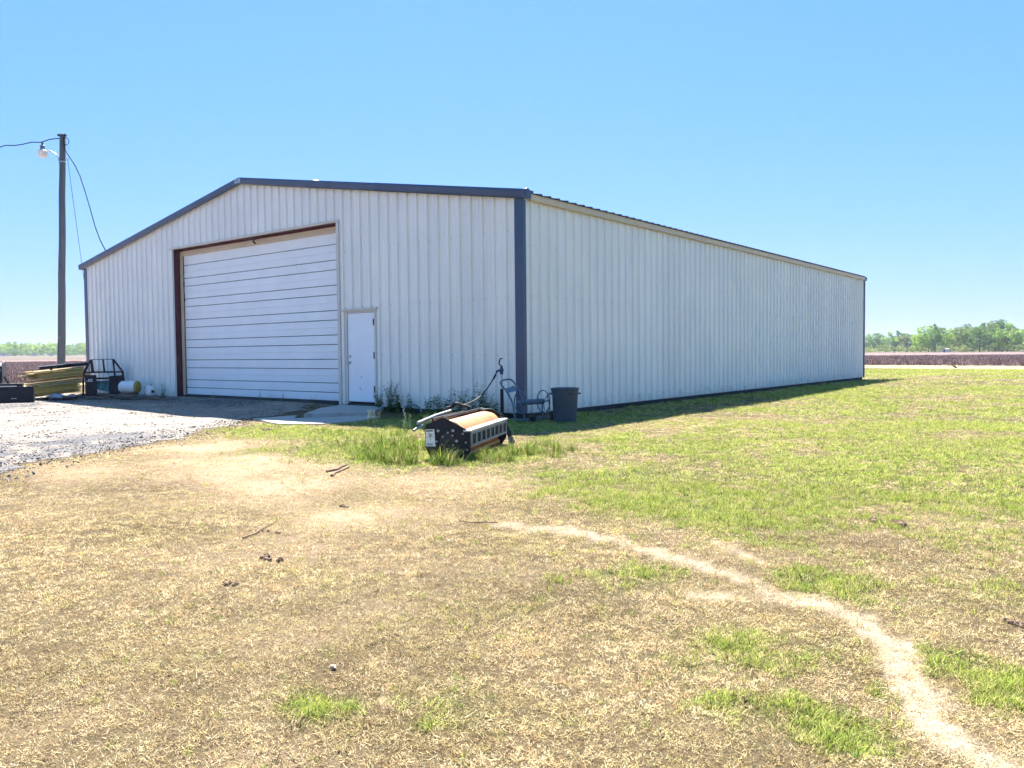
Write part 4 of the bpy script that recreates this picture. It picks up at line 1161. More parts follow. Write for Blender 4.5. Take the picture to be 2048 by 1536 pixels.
sub('label_strip', MB().prism([Bp(.42, z, b) for b, z in [(-.034, .13), (-.031, .13), (-.031, .145), (-.034, .145)]], (0, 0, 0), B1 * .14), M['steel'], bk)
for s0 in (0.0,):
    sub('side_plate', MB().prism([Bp(s0, z, b) for b, z in [(0, 0), (.5, .04), (.5, .2), (.06, .46)]], (0, 0, 0), B1 * .02), M['navy'], bk)
MB().prism([Bp(.28, z, b) for b, z in [(.06, .2), (.5, .2), (.5, .56), (.06, .56)]], (0, 0, 0), B1 * 1.6).build('mount_plate', M['black'], ldr, bevel=.01)
MB().prism([Bp(.80, z, b) for b, z in [(.35, .3), (1.6, .3), (1.6, 1.08), (1.4, 1.17), (.55, 1.15), (.42, 1.05)]], (0, 0, 0), B1 * 1.0).build('body', M['navy'], ldr, bevel=.03)
MB().prism([Bp(.84, z, b) for b, z in [(.40, 1.075), (.43, 1.10), (.55, 1.155), (.55, 1.145), (.42, 1.07)]], (0, 0, -.0), B1 * .8 + Vector((0, 0, .0))).build('hood_trim', M['white'], ldr)
MB().prism([Bp(.95, z, b) for b, z in [(.345, .72), (.35, .72), (.39, .95), (.385, .95)]], (0, 0, 0), B1 * .6).build('grille_panel', M['teal'], ldr)
MB().tube([Bp(.86, .5, .3), Bp(.90, .70, .33), Bp(.84, .98, .37)], .022, 8).build('hydraulic_ram', M['steel'], ldr, smooth=True)
MB().tube([Bp(.60, .5, .3), Bp(.74, .75, .35)], .03, 8).build('lift_arm', M['black'], ldr, smooth=True)
for a in (.8, 1.6):
    Mw = Matrix.Translation(Bp(a, .26, .95)) @ B1.to_track_quat('Z', 'Y').to_matrix().to_4x4()
    wh = MB().lathe([(.14, -.1), (.24, -.11), (.28, -.08), (.28, .08), (.24, .11), (.14, .1)], 24, Mw, cap=False).build('wheel', M['rubber'], ldr, smooth=True)
    sub('rim', MB().lathe([(0, -.09), (.14, -.09), (.14, .09), (0, .09)], 20, Mw, cap=False), M['steel'], wh, smooth=True)

# ------------------------------------------------------------------ scattered stuff (geometry nodes instancing of small meshes on points)
def hidden_collection(name, meshes):
    c = bpy.data.collections.new(name)
    for i, me in enumerate(meshes):
        o = bpy.data.objects.new('%s_%02d' % (name, i), me)
        c.objects.link(o)
    return c

def scatter(name, label, cat, pts, rot, scl, var, col, meshes):
    me = bpy.data.meshes.new(name)
    me.from_pydata(pts.tolist(), [], [])
    n = len(pts)
    a = me.attributes.new('rot', 'FLOAT_VECTOR', 'POINT'); a.data.foreach_set('vector', rot.astype(np.float32).ravel())
    a = me.attributes.new('scl', 'FLOAT_VECTOR', 'POINT'); a.data.foreach_set('vector', scl.astype(np.float32).ravel())
    a = me.attributes.new('var', 'INT', 'POINT'); a.data.foreach_set('value', var.astype(np.int32))
    a = me.attributes.new('col', 'FLOAT_COLOR', 'POINT'); a.data.foreach_set('color', np.hstack([col, np.ones((n, 1))]).astype(np.float32).ravel())
    o = link(name, me)
    ng = bpy.data.node_groups.new(name + '_scatter', 'GeometryNodeTree')
    ng.interface.new_socket('Geometry', in_out='INPUT', socket_type='NodeSocketGeometry')
    ng.interface.new_socket('Geometry', in_out='OUTPUT', socket_type='NodeSocketGeometry')
    N = ng.nodes; Lk = ng.links
    gi = N.new('NodeGroupInput'); go = N.new('NodeGroupOutput')
    ip = N.new('GeometryNodeInstanceOnPoints'); ci = N.new('GeometryNodeCollectionInfo')
    ci.inputs['Collection'].default_value = hidden_collection(name + '_source', meshes)
    ci.inputs['Separate Children'].default_value = True; ci.inputs['Reset Children'].default_value = True
    ip.inputs['Pick Instance'].default_value = True
    def na(nm, dt):
        q = N.new('GeometryNodeInputNamedAttribute'); q.data_type = dt; q.inputs['Name'].default_value = nm
        return q.outputs['Attribute']
    Lk.new(gi.outputs[0], ip.inputs['Points']); Lk.new(ci.outputs[0], ip.inputs['Instance'])
    Lk.new(na('var', 'INT'), ip.inputs['Instance Index'])
    er = N.new('FunctionNodeEulerToRotation'); Lk.new(na('rot', 'FLOAT_VECTOR'), er.inputs[0]); Lk.new(er.outputs[0], ip.inputs['Rotation'])
    Lk.new(na('scl', 'FLOAT_VECTOR'), ip.inputs['Scale'])
    Lk.new(ip.outputs[0], go.inputs[0])
    md = o.modifiers.new('scatter', 'NODES'); md.node_group = ng
    o['kind'] = 'stuff'; o['label'] = label; o['category'] = cat
    return o

def blades_mesh(name, n, spread, length, width, tilt, mat, seed, bend=.6, segs=2):
    rng = np.random.RandomState(seed)
    V_, F_, B_ = [], [], []
    for i in range(n):
        a = rng.uniform(0, 2 * math.pi); r = spread * math.sqrt(rng.uniform())
        bx, by = r * math.cos(a), r * math.sin(a)
        h = rng.uniform(0, 2 * math.pi); tl = rng.uniform(*tilt); ln = rng.uniform(*length); w = rng.uniform(*width)
        wx, wy = -math.sin(h), math.cos(h)
        bv = rng.uniform(); p = np.array([bx, by, 0.0]); o = len(V_)
        for s_ in range(segs + 1):
            t = s_ / segs
            ww = w * (1 - t * .85) / 2
            V_ += [(p[0] - wx * ww, p[1] - wy * ww, p[2]), (p[0] + wx * ww, p[1] + wy * ww, p[2])]
            th = tl + bend * t
            p = p + np.array([math.cos(h) * math.sin(th), math.sin(h) * math.sin(th), max(math.cos(th), -.15)]) * ln / segs
            B_ += [bv, bv]
        for s_ in range(segs):
            k = o + s_ * 2
            F_.append((k, k + 1, k + 3, k + 2))
    me = bpy.data.meshes.new(name); me.from_pydata(V_, [], F_)
    at = me.attributes.new('bv', 'FLOAT', 'POINT'); at.data.foreach_set('value', np.array(B_, np.float32))
    me.materials.append(mat); me.update()
    return me

M['turf'] = inst_mat('turf_blades', .30)
flat = [blades_mesh('dry_tuft', 19, .036, (.008, .024), (.0017, .0032), (.40, 1.45), M['turf'], 100 + i, .4) for i in range(5)]
upr = [blades_mesh('green_tuft', 13, .030, (.016, .046), (.0018, .0036), (.15, .9), M['turf'], 200 + i, .6) for i in range(5)]
az0 = math.atan2(fw.x, fw.y)
def wedge(n, r0, r1, half=44):
    r = np.sqrt(np.random.uniform(r0 * r0, r1 * r1, n)); a = az0 + np.radians(np.random.uniform(-half, half, n))
    return CAM[0] + np.sin(a) * r, CAM[1] + np.cos(a) * r, r
TX, TY, TS, TR = [], [], [], []
for r0, r1, dens, sc in ((.9, 4, 2500, 1.0), (4, 8, 1350, 1.15), (8, 16, 480, 1.7), (16, 30, 130, 2.6), (30, 56, 36, 4.0)):
    area = math.radians(88) / 2 * (r1 * r1 - r0 * r0)
    x, y, r = wedge(int(area * dens), r0, r1)
    TX.append(x); TY.append(y); TS.append(np.full(len(x), sc)); TR.append(r)
x, y, s, r = map(np.concatenate, (TX, TY, TS, TR))
g = green_at(x, y); ba = bare_at(x, y); sa = sand_at(x, y); gs = gravel_side(x, y)
keep = grass_ok(x, y)
prob = (1 - .85 * ba) * (1 - .72 * sa)
prob = np.maximum(prob, .8 * sst(.35, .7, g) * (1 - .8 * sa))
prob *= 1 - .97 * sst(-.3, .25, gs)
prob *= np.where(r > 16, .6 + .4 * g, 1)
clump = fbm(x * 6, y * 6, 81, 3)
prob *= sst(.22, .5, clump) * .5 + .5
keep &= np.random.uniform(size=len(x)) < prob
keep &= ~(y > 42.9 - .248 * (x - 4) + np.random.normal(0, .25, len(x))); keep &= (x > -27)
x, y, s, g, ba, r = (q[keep] for q in (x, y, s, g, ba, r))
n = len(x)
gg = np.clip(g + np.random.normal(0, .16, n), 0, 1) > np.random.uniform(.25, .75, n)
var = np.where(gg, 5 + np.random.randint(0, 5, n), np.random.randint(0, 5, n))
dry = np.array([[.71, .57, .34], [.79, .67, .44], [.62, .47, .26], [.46, .33, .17], [.75, .63, .34]])
# olive-brown undertone towards the near left, paler towards the middle
dcol = dry[np.random.randint(0, 5, n)] * np.random.uniform(.8, 1.15, (n, 1))
tone = fbm(x * .9, y * .9, 91, 4)
dcol *= (.70 + .62 * tone)[:, None]
dcol = dcol * (1 - .30 * sst(.5, .75, fbm(x * 1.6, y * 1.6, 93))[:, None] * np.array([.2, .05, .35]))
gr = np.array([[.37, .46, .09], [.46, .53, .12], [.30, .41, .075], [.55, .57, .18], [.62, .56, .26]])
gcol = gr[np.random.randint(0, 5, n)] * np.random.uniform(.85, 1.2, (n, 1))
col = np.where(gg[:, None], gcol, dcol)
pts = np.stack([x, y, gz(x, y) - .002], 1)
rot = np.stack([np.random.normal(0, .12, n), np.random.normal(0, .12, n), np.random.uniform(0, 6.28, n)], 1)
hs = s * np.random.uniform(.75, 1.25, n); zsc = hs * np.where(gg, .85, .75) * np.where(s > 1.6, .62, 1.0)
scl = np.stack([hs, hs, zsc], 1)
scatter('lawn_grass', 'short patchy lawn grass, dry tan and fresh green', 'grass', pts, rot, scl, var, col, flat + upr)

# broad-leaved weeds and longer dead tussocks that break up the turf
rosette = [blades_mesh('rosette', 9, .012, (.025, .055), (.009, .016), (.75, 1.35), M['turf'], 600 + i, .35) for i in range(3)]
tussock = [blades_mesh('tussock', 18, .03, (.03, .085), (.0018, .0032), (.2, 1.3), M['turf'], 620 + i, .6, 3) for i in range(3)]
x, y, r = wedge(9000, .9, 14)
gq = green_at(x, y)
isw = np.random.uniform(size=len(x)) < .5
k_ = grass_ok(x, y) & (gravel_side(x, y) < -.2) & np.where(isw, np.random.uniform(size=len(x)) < .8 * sst(.25, .6, gq), fbm(x * 1.5, y * 1.5, 87) > np.random.uniform(.45, .75, len(x)))
x, y, isw = x[k_], y[k_], isw[k_]; n = len(x)
wc = np.array([[.24, .31, .09], [.30, .36, .11], [.18, .24, .08]])[np.random.randint(0, 3, n)]
tc_ = np.array([[.66, .55, .36], [.46, .34, .20], [.56, .50, .24]])[np.random.randint(0, 3, n)]
sv = np.random.uniform(.5, 1.05, n)
scatter('lawn_weeds', 'small broad-leaved weeds and dead tussocks scattered through the lawn', 'weeds', np.stack([x, y, gz(x, y)], 1),
        np.stack([np.random.normal(0, .1, n), np.random.normal(0, .1, n), np.random.uniform(0, 6.28, n)], 1), np.stack([sv, sv, sv], 1), np.where(isw, 0, 3) + np.random.randint(0, 3, n), np.where(isw[:, None], wc, tc_), rosette + tussock)

# fallen stems and straw: long thin pieces lying flat over the near ground
straw = [blades_mesh('straw', 5, .08, (.03, .09), (.0018, .003), (1.35, 1.57), M['turf'], 300 + i, .05) for i in range(4)]
x, y, r = wedge(9000, .9, 10)
k_ = grass_ok(x, y) & (gravel_side(x, y) < 0) & (np.random.uniform(size=len(x)) < .4 + .6 * fbm(x * 2, y * 2, 85))
x, y = x[k_], y[k_]; n = len(x)
cc = np.array([[.56, .46, .30], [.14, .09, .05], [.05, .032, .02], [.09, .06, .035]])[np.random.randint(0, 4, n)]
scatter('dry_straw', 'loose dry straw and dead stems lying on the lawn', 'straw', np.stack([x, y, gz(x, y) + .012], 1),
        np.stack([np.random.normal(0, .1, n), np.random.normal(0, .1, n), np.random.uniform(0, 6.28, n)], 1), np.ones((n, 3)) * np.random.uniform(.6, 1.1, (n, 1)), np.random.randint(0, 4, n), cc, straw)

# gravel stones
M['stone_i'] = inst_mat('gravel_stones', None, .85)
def stone_mesh(seed):
    rng = np.random.RandomState(seed)
    import bmesh
    bm_ = bmesh.new(); bmesh.ops.create_icosphere(bm_, subdivisions=1, radius=1)
    for v in bm_.verts:
        v.co *= rng.uniform(.72, 1.2); v.co.z *= .62
    me = bpy.data.meshes.new('stone'); bm_.to_mesh(me); bm_.free()
    at = me.attributes.new('bv', 'FLOAT', 'POINT'); at.data.foreach_set('value', np.full(len(me.vertices), rng.uniform(.3, .8), np.float32))
    me.materials.append(M['stone_i']); return me
stones = [stone_mesh(i) for i in range(6)]
n0 = 100000
x = np.random.uniform(-22, 1.0, n0); y = np.random.uniform(-11, -.05, n0)
gs = gravel_side(x, y)
k_ = (np.random.uniform(size=n0) < sst(-.9, .9, gs) * (.25 + .75 * sst(.3, .6, fbm(x * 2.2, y * 2.2, 95)))) & grass_ok(x, y)
ang_ = np.arctan2(x - CAM[0], y - CAM[1]) - az0
k_ &= np.abs(ang_) < math.radians(42)
x, y = x[k_], y[k_]; n = len(x)
dk = gravel_dark(x, y)
lightc = np.array([[.25, .23, .205], [.36, .33, .30], [.17, .14, .12], [.26, .205, .155], [.09, .083, .078]])[np.random.randint(0, 5, n)]
darkc = np.array([[.035, .036, .042], [.07, .07, .08], [.12, .12, .125], [.02, .02, .025], [.30, .29, .29]])[np.random.randint(0, 5, n)]
cc = np.where((np.random.uniform(size=n) < dk)[:, None], darkc, lightc)
sz = np.random.gamma(2, .0026, n) + .0045
scatter('gravel_stones', 'loose light and dark gravel stones on the drive', 'gravel', np.stack([x, y, gz(x, y) + .013 + sz * .25], 1),
        np.random.uniform(0, 6.28, (n, 3)) * np.array([.1, .1, 1]), np.stack([sz, sz, sz], 1), np.random.randint(0, 6, n), cc, stones)

# ------------------------------------------------------------------ taller growth
def tall_points(specs):
    """specs: (x, y, radius, count, scale)"""
    X, Y, S = [], [], []
    for cx_, cy_, rr_, c_, s_ in specs:
        a = np.random.uniform(0, 6.28, c_); q = rr_ * np.sqrt(np.random.uniform(size=c_))
        X.append(cx_ + q * np.cos(a)); Y.append(cy_ + q * np.sin(a)); S.append(s_ * np.random.uniform(.6, 1.2, c_) * (1.1 - .5 * q / rr_))
    return map(np.concatenate, (X, Y, S))
tall = [blades_mesh('tall_tuft', 16, .05, (.10, .26), (.004, .0075), (.05, .55), M['turf'], 400 + i, .95, 4) for i in range(5)]
specs = [(1.6, -5.0, .6, 130, .9), (2.1, -5.6, .4, 90, .9), (2.6, -5.72, .22, 30, 1.15), (3.08, -5.5, .20, 28, 1.05), (3.3, -4.9, .3, 50, .95), (3.2, -4.2, .35, 80, .95), (3.4, -3.8, .35, 60, .8), (.9, -4.7, .6, 90, .7),
         (2.9, -3.4, .3, 36, .6), (.9, -5.3, .5, 60, .45), (.1, -4.5, .8, 110, .5), (-1.0, -3.7, .7, 90, .5), (.3, -3.6, .6, 70, .6), (1.1, -4.2, .5, 60, .55), (-.6, -3.0, .35, 26, .6), (4.1, -3.9, .2, 9, .5), (3.75, -4.25, .16, 9, .8),
         (4.9, -3.3, .5, 12, .35), (-2.9, -4.3, .4, 14, .35), (-10.6, -2.9, .35, 24, .5), (1.55, -6.1, .5, 20, .35), (.35, -7.3, .08, 5, .3), (-1.9, -5.2, .4, 10, .3),
         (-7.9, -.25, 1.2, 70, .35), (-3.1, -.25, .8, 120, .7), (-1.8, -.3, .9, 160, .8), (-.8, -.25, .5, 80, .7), (-2.2, -.9, .9, 120, .5), (-1.2, -1.2, .8, 90, .45), (-3.0, -1.0, .5, 40, .4),
         (.6, .3, .5, 50, .4), (.35, 2.0, .3, 50, .4), (.3, 3.4, .4, 50, .35), (.3, 5.4, .8, 60, .35), (.25, 9.0, 1.5, 60, .35), (.5, -.7, .5, 60, .35), (1.3, -.5, .5, 50, .35)]
x, y, s = tall_points(specs)
k_ = grass_ok(x, y); x, y, s = x[k_], y[k_], s[k_]; n = len(x)
cc = np.array([[.20, .33, .05], [.28, .40, .07], [.36, .43, .10], [.11, .20, .035], [.50, .47, .20]])[np.random.randint(0, 5, n)] * np.random.uniform(.85, 1.15, (n, 1))
scatter('tall_grass', 'tall lush green grass round the roller and along the barn foot', 'grass', np.stack([x, y, gz(x, y) - .005], 1),
        np.stack([np.random.normal(0, .1, n), np.random.normal(0, .1, n), np.random.uniform(0, 6.28, n)], 1), np.stack([s, s, s], 1) * 1.15, np.random.randint(0, 5, n), cc, tall)

# weeds against the wall: stems with small leaves
M['weedleaf'] = leaf_mat('weed_leaf', (.05, .13, .035), (.12, .22, .05), .35)
M['weedpale'] = leaf_mat('weed_flower', (.55, .55, .30), (.75, .75, .55), .3)
M['weedstem'] = pmat('weed_stem', (.10, .17, .06), .8)
def weed_meshes(seed, h, n_st, leaf, flower=False):
    rng = random.Random(seed); st = MB(); V_, F_, B_ = [], [], []; FV, FF, FB = [], [], []
    for i in range(n_st):
        a = rng.uniform(0, 6.28); lean = rng.uniform(.05, .45); hh = h * rng.uniform(.55, 1.0)
        base = Vector((rng.uniform(-.06, .06), rng.uniform(-.05, .03), 0)); path = []
        for t in np.linspace(0, 1, 6):
            path.append(base + Vector((math.cos(a) * lean * hh * t ** 1.4 + rng.uniform(-.01, .01), math.sin(a) * lean * .5 * hh * t ** 1.4, hh * t)))
        st.tube(path, list(np.linspace(.0035, .0012, 6)), 5)
        for k in range(int(26 * hh / .5)):
            t = rng.uniform(.05, 1.0); q = t * 5; i0 = min(int(q), 4); c = path[i0].lerp(path[i0 + 1], q - i0)
            az = rng.uniform(0, 6.28); dn = Vector((math.cos(az), math.sin(az), rng.uniform(-.2, .7))).normalized()
            sd = dn.cross(Vector((0, 0, 1))).normalized(); ln = leaf * rng.uniform(.6, 1.3) * (1.25 - .7 * t); w = ln * .32
            o = len(V_); c2 = c + dn * ln * .2
            V_ += [c, c + dn * ln * .5 + sd * w, c + dn * ln + Vector((0, 0, -ln * .2)), c + dn * ln * .5 - sd * w]; F_.append((o, o + 1, o + 2, o + 3)); B_ += [rng.uniform(0, 1)] * 4
        if flower:
            for k in range(14):
                c = path[-1] + Vector((rng.uniform(-.016, .016), rng.uniform(-.016, .016), -.009 * k)); o = len(FV); s_ = rng.uniform(.003, .0065)
                FV += [c + Vector((-s_, 0, -s_)), c + Vector((s_, 0, -s_)), c + Vector((s_, .003, s_)), c + Vector((-s_, .003, s_))]; FF.append((o, o + 1, o + 2, o + 3)); FB += [rng.uniform(0, 1)] * 4
    def mk(v, f, b, mat, nm):
        me = bpy.data.meshes.new(nm); me.from_pydata([tuple(a) for a in v], [], f)
        at = me.attributes.new('bv', 'FLOAT', 'POINT'); at.data.foreach_set('value', np.array(b, np.float32)); me.materials.append(mat); return me
    return st.mesh('stem', M['weedstem'], True), mk(V_, F_, B_, M['weedleaf'], 'leaves'), (mk(FV, FF, FB, M['weedpale'], 'flowers') if flower else None)
def weed(x, y, h, n_st, leaf, label, group, seed, flower=False):
    st, lf, fl = weed_meshes(seed, h, n_st, leaf, flower)
    z = float(gz(x, y))
    t = thing('weed_plant', (x, y, z), label, 'weed', group)
    for nm, me in (('stem', st), ('leaves', lf), ('flower', fl)):
        if me is None: continue
        o = bpy.data.objects.new(nm, me); COL.objects.link(o); o.parent = t
    return t
NTH = ['first', 'second', 'third', 'fourth', 'fifth', 'sixth', 'seventh', 'eighth', 'ninth', 'tenth', 'eleventh', 'twelfth']
for i, (x_, h_, n_) in enumerate([(-3.92, .50, 6), (-3.55, .75, 8), (-3.25, .62, 8), (-2.95, .45, 6), (-2.35, .42, 6), (-2.0, .55, 7), (-1.75, .48, 8), (-1.45, .60, 9), (-1.2, .48, 8), (-.95, .72, 7), (-.72, .55, 7), (-.5, .42, 6)]):
    weed(x_, -.16 - random.uniform(0, .12), h_, n_ + 2, .08, 'bushy green weed against the gable wall, %s to the right of the walk door' % NTH[i], 'weeds along the gable wall', 500 + i)
for i, (x_, h_) in enumerate([(-10.9, .22), (-8.6, .34), (-8.2, .30), (-7.6, .28), (-6.4, .26)]):
    weed(x_, -.05, h_, 4, .035, 'small wispy weed at the foot of the garage door, %s from the left' % NTH[i], 'weeds under the garage door', 530 + i)
weed(-13.2, -.2, .45, 6, .06, 'leafy weed growing between the propane cylinder and the garage door', None, 540)
for i, (x_, y_) in enumerate([(-1.3, -2.75), (-1.0, -2.9), (-.45, -2.7), (-.05, -3.1), (.05, -2.75), (.35, -2.9), (.75, -3.1)]):
    weed(x_, y_, .36, 3, .035, 'spindly weed with pale flower heads in the grass before the door, %s from the left' % NTH[i], 'flowering weeds before the door', 550 + i, True)
weed(-1.85, -.55, .48, 2, .05, 'single pale flowering stalk among the weeds left of the roller', None, 560, True)
# pale curved scrap in the weeds
sc = MB()
pp = [Vector((-2.05, -1.0, .12)) + Vector((.2 * math.cos(a), .06 * math.cos(a), .15 * math.sin(a))) for a in np.linspace(.1, 3.0, 10)]
sc.tube(pp, .022, 6)
tag(sc.build('scrap_hoop', M['greysteel'], None, smooth=True), 'small pale curved piece of scrap metal lying in the weeds', 'scrap')

# ------------------------------------------------------------------ litter on the lawn
def twig(pts, r, label):
    z = [float(gz(a, b)) + .012 for a, b in pts]
    mb = MB().tube([(a, b, c) for (a, b), c in zip(pts, z)], r, 6)
    tag(mb.build('twig', M['twig'], None, smooth=True), label, 'twig')
twig([(2.38, -6.68), (2.36, -6.52), (2.25, -6.38), (2.17, -6.22)], [.014, .016, .012, .008], 'forked stick lying on bare soil left of the roller')
twig([(2.68, -6.85), (2.55, -6.72), (2.43, -6.50), (2.33, -6.32)], [.02, .017, .014, .009], 'bent thicker stick beside the forked stick')
twig([(4.46, -9.08), (4.42, -8.95), (4.33, -8.84), (4.23, -8.66)], [.008, .007, .006, .004], 'thin crooked twig on the tan lawn, left of centre')
twig([(5.62, -7.66), (5.52, -7.70), (5.46, -7.79), (5.36, -7.81)], [.005, .005, .004, .002], 'dark thin twig just left of the pale sandy trail')
def clod(x_, y_, r, label, seed, mat='clod', el=1.6):
    rng = random.Random(seed); z = float(gz(x_, y_)); mb = MB()
    for q in range(12):
        nu, nv = 7, 4; cx_, cy_ = x_ + rng.uniform(-r, r) * el, y_ + rng.uniform(-r, r) * .7; rr_ = r * rng.uniform(.16, .36); vs_ = []
        for i in range(nv + 1):
            th = math.pi * i / nv
            for j in range(nu):
                ph = 6.283 * j / nu; k2 = rr_ * rng.uniform(.7, 1.25)
                vs_.append((cx_ + k2 * math.sin(th) * math.cos(ph), cy_ + k2 * math.sin(th) * math.sin(ph), z + .01 + .8 * k2 * math.cos(th)))
        mb.add(vs_, [(i * nu + j, (i + 1) * nu + j, (i + 1) * nu + (j + 1) % nu, i * nu + (j + 1) % nu) for i in range(nv) for j in range(nu)])
    tag(mb.build('dirt_clod', M[mat], None), label, 'clod')
clod(5.12, -9.31, .055, 'wide dark crumbled clod on the tan lawn', 1)
clod(5.43, -9.79, .032, 'small dark clod lying nearest the camera on the left', 2)
clod(4.1, -7.86, .035, 'small dark clod on the tan lawn below the forked stick', 3)
clod(4.45, -8.85, .03, 'row of little clods left of the thin crooked twig', 4, el=4)
clod(-2.49, -4.12, .10, 'dark lump of earth by the gravel edge before the slabs', 5)
clod(7.94, -5.93, .08, 'crumbled reddish clod in the green lawn on the right', 6)
clod(9.05, -7.95, .05, 'dark crumbs of earth at the right edge beyond the sandy trail', 7, el=2.5)
lump('pebble', (6.83, -10.2, float(gz(6.83, -10.2)) + .008), (.018, .012, .009), M['twigp'], 'pale pebble on the brown lawn near the bottom', 'pebble', 9)

# little black bird at the far edge of the lawn
bd = thing('bird', (.4, 43.1, float(gz(.4, 43.1))), 'small black bird standing at the far edge of the lawn', 'bird')
bx0, by0, bz0 = .4, 43.1, float(gz(.4, 43.1))
mb = MB(); e = E1
def bq(a, z): return Vector((bx0, by0, bz0 + z)) + e * a
mb.tube([bq(-.22, .23), bq(-.15, .205), bq(-.06, .18), bq(.04, .135), bq(.12, .115)], [.008, .03, .055, .05, .012], 10)
mb.tube([bq(-.09, .18), bq(-.14, .22), bq(-.17, .235)], [.035, .036, .02], 8)
mb.build('body', M['bird'], bd, smooth=True)
MB().tube([bq(-.19, .235), bq(-.23, .225)], [.012, .003], 6).build('beak', M['bird'], bd)
for a in (-.03, .02): MB().tube([bq(a, .13), bq(a + .01, .0)], .006, 5).build('leg', M['bird'], bd)

# ------------------------------------------------------------------ stubble stalks in the fields
M['stalk'] = inst_mat('dry_stalks', .2)
def stalk_mesh(seed):
    rng = np.random.RandomState(seed); V_, F_, B_ = [], [], []
    for i in range(9):
        a = rng.uniform(0, 6.28); bx, by = rng.uniform(-.25, .25, 2); h = rng.uniform(.15, .38); w = rng.uniform(.010, .024); ln = rng.uniform(-.2, .2, 2)
        o = len(V_); c, s_ = math.cos(a) * w, math.sin(a) * w
        V_ += [(bx - c, by - s_, 0), (bx + c, by + s_, 0), (bx + ln[0] + c * .5, by + ln[1] + s_ * .5, h), (bx + ln[0] - c * .5, by + ln[1] - s_ * .5, h)]; F_.append((o, o + 1, o + 2, o + 3)); B_ += [rng.uniform()] * 4
    me = bpy.data.meshes.new('stalks'); me.from_pydata(V_, [], F_)
    at = me.attributes.new('bv', 'FLOAT', 'POINT'); at.data.foreach_set('value', np.array(B_, np.float32)); me.materials.append(M['stalk']); return me
def field_pts(a0, a1, r0, r1, n_):
    r = np.sqrt(np.random.uniform(r0 * r0, r1 * r1, n_)); a = az0 + np.radians(np.random.uniform(a0, a1, n_))
    return CAM[0] + np.sin(a) * r, CAM[1] + np.cos(a) * r
xr, yr = field_pts(19, 40, 55, 135, 22000); xl, yl = field_pts(-40, -24, 38, 135, 19000)
kr = (yr > 55.4 - .248 * (xr + 3.8)); kl = (xl < -33.5)
x = np.concatenate([xr[kr], xl[kl]]); y = np.concatenate([yr[kr], yl[kl]])
x = np.where(x > -33, np.round(x / .97) * .97 + np.random.normal(0, .12, len(x)), x); n = len(x)
cc = np.array([[.27, .19, .185], [.23, .16, .155], [.35, .265, .25], [.18, .12, .115], [.46, .39, .36]])[np.random.choice(5, n, p=[.32, .28, .2, .12, .08])]
sv = np.random.uniform(.7, 1.3, n)
scatter('crop_stubble', 'dry brown crop stubble standing over the far fields', 'stubble', np.stack([x, y, .04 + rise(x)], 1), np.stack([np.zeros(n), np.zeros(n), np.random.uniform(0, 6.28, n)], 1), np.stack([sv, sv, sv], 1), np.random.randint(0, 4, n), cc, [stalk_mesh(i) for i in range(4)])

# ------------------------------------------------------------------ trees
def crown_arrays(rng, n_clump, n_leaf, rx, rz, zc, leaf, flat=1.0):
    """leaf-sized faces spread through clumps that fill an uneven crown"""
    V_, B_ = [], []
    cl = []
    while len(cl) < n_clump:
        p = rng.uniform(-1, 1, 3)
        if np.linalg.norm(p) > 1 or p[2] < -.95: continue
        if np.linalg.norm(p) < .45 and rng.uniform() < .6: continue
        cl.append((p[0] * rx, p[1] * rx, zc + p[2] * rz, rng.uniform(.16, .34) * rx))
    for cx_, cy_, cz_, cr in cl:
        tone = rng.uniform(-.25, .25)
        d = rng.normal(0, 1, (n_leaf, 3)); d /= np.linalg.norm(d, axis=1)[:, None]
        q = d * (rng.uniform(.35, 1.0, (n_leaf, 1)) ** .6) * cr * np.array([1, 1, .75 * flat]) + np.array([cx_, cy_, cz_])
        u_ = rng.normal(0, 1, (n_leaf, 3)); u_ /= np.linalg.norm(u_, axis=1)[:, None]
        w_ = np.cross(u_, d + rng.normal(0, .5, (n_leaf, 3))); w_ /= np.linalg.norm(w_, axis=1)[:, None] + 1e-9
        sz_ = leaf * rng.uniform(.6, 1.3, (n_leaf, 1))
        V_.append(np.stack([q - u_ * sz_, q + w_ * sz_ * .6, q + u_ * sz_, q - w_ * sz_ * .6], 1).reshape(-1, 3))
        B_.append(np.repeat(np.clip(.5 + tone + rng.normal(0, .18, n_leaf), 0, 1), 4))
    return np.vstack(V_), np.concatenate(B_), cl
def crown_mesh(name, V_, B_, mat):
    me = bpy.data.meshes.new(name)
    F_ = np.arange(len(V_)).reshape(-1, 4)
    me.from_pydata(V_.tolist(), [], F_.tolist())
    at = me.attributes.new('bv', 'FLOAT', 'POINT'); at.data.foreach_set('value', B_.astype(np.float32)); me.materials.append(mat); me.update()
    return me
M['leafA'] = leaf_mat('spring_leaves', (.15, .28, .055), (.46, .62, .15), .5, .2)
M['leafB'] = leaf_mat('dark_leaves', (.08, .17, .06), (.23, .37, .12), .45, .2)
M['leafC'] = leaf_mat('olive_leaves', (.15, .21, .07), (.38, .45, .17), .45, .2)
protos = {}
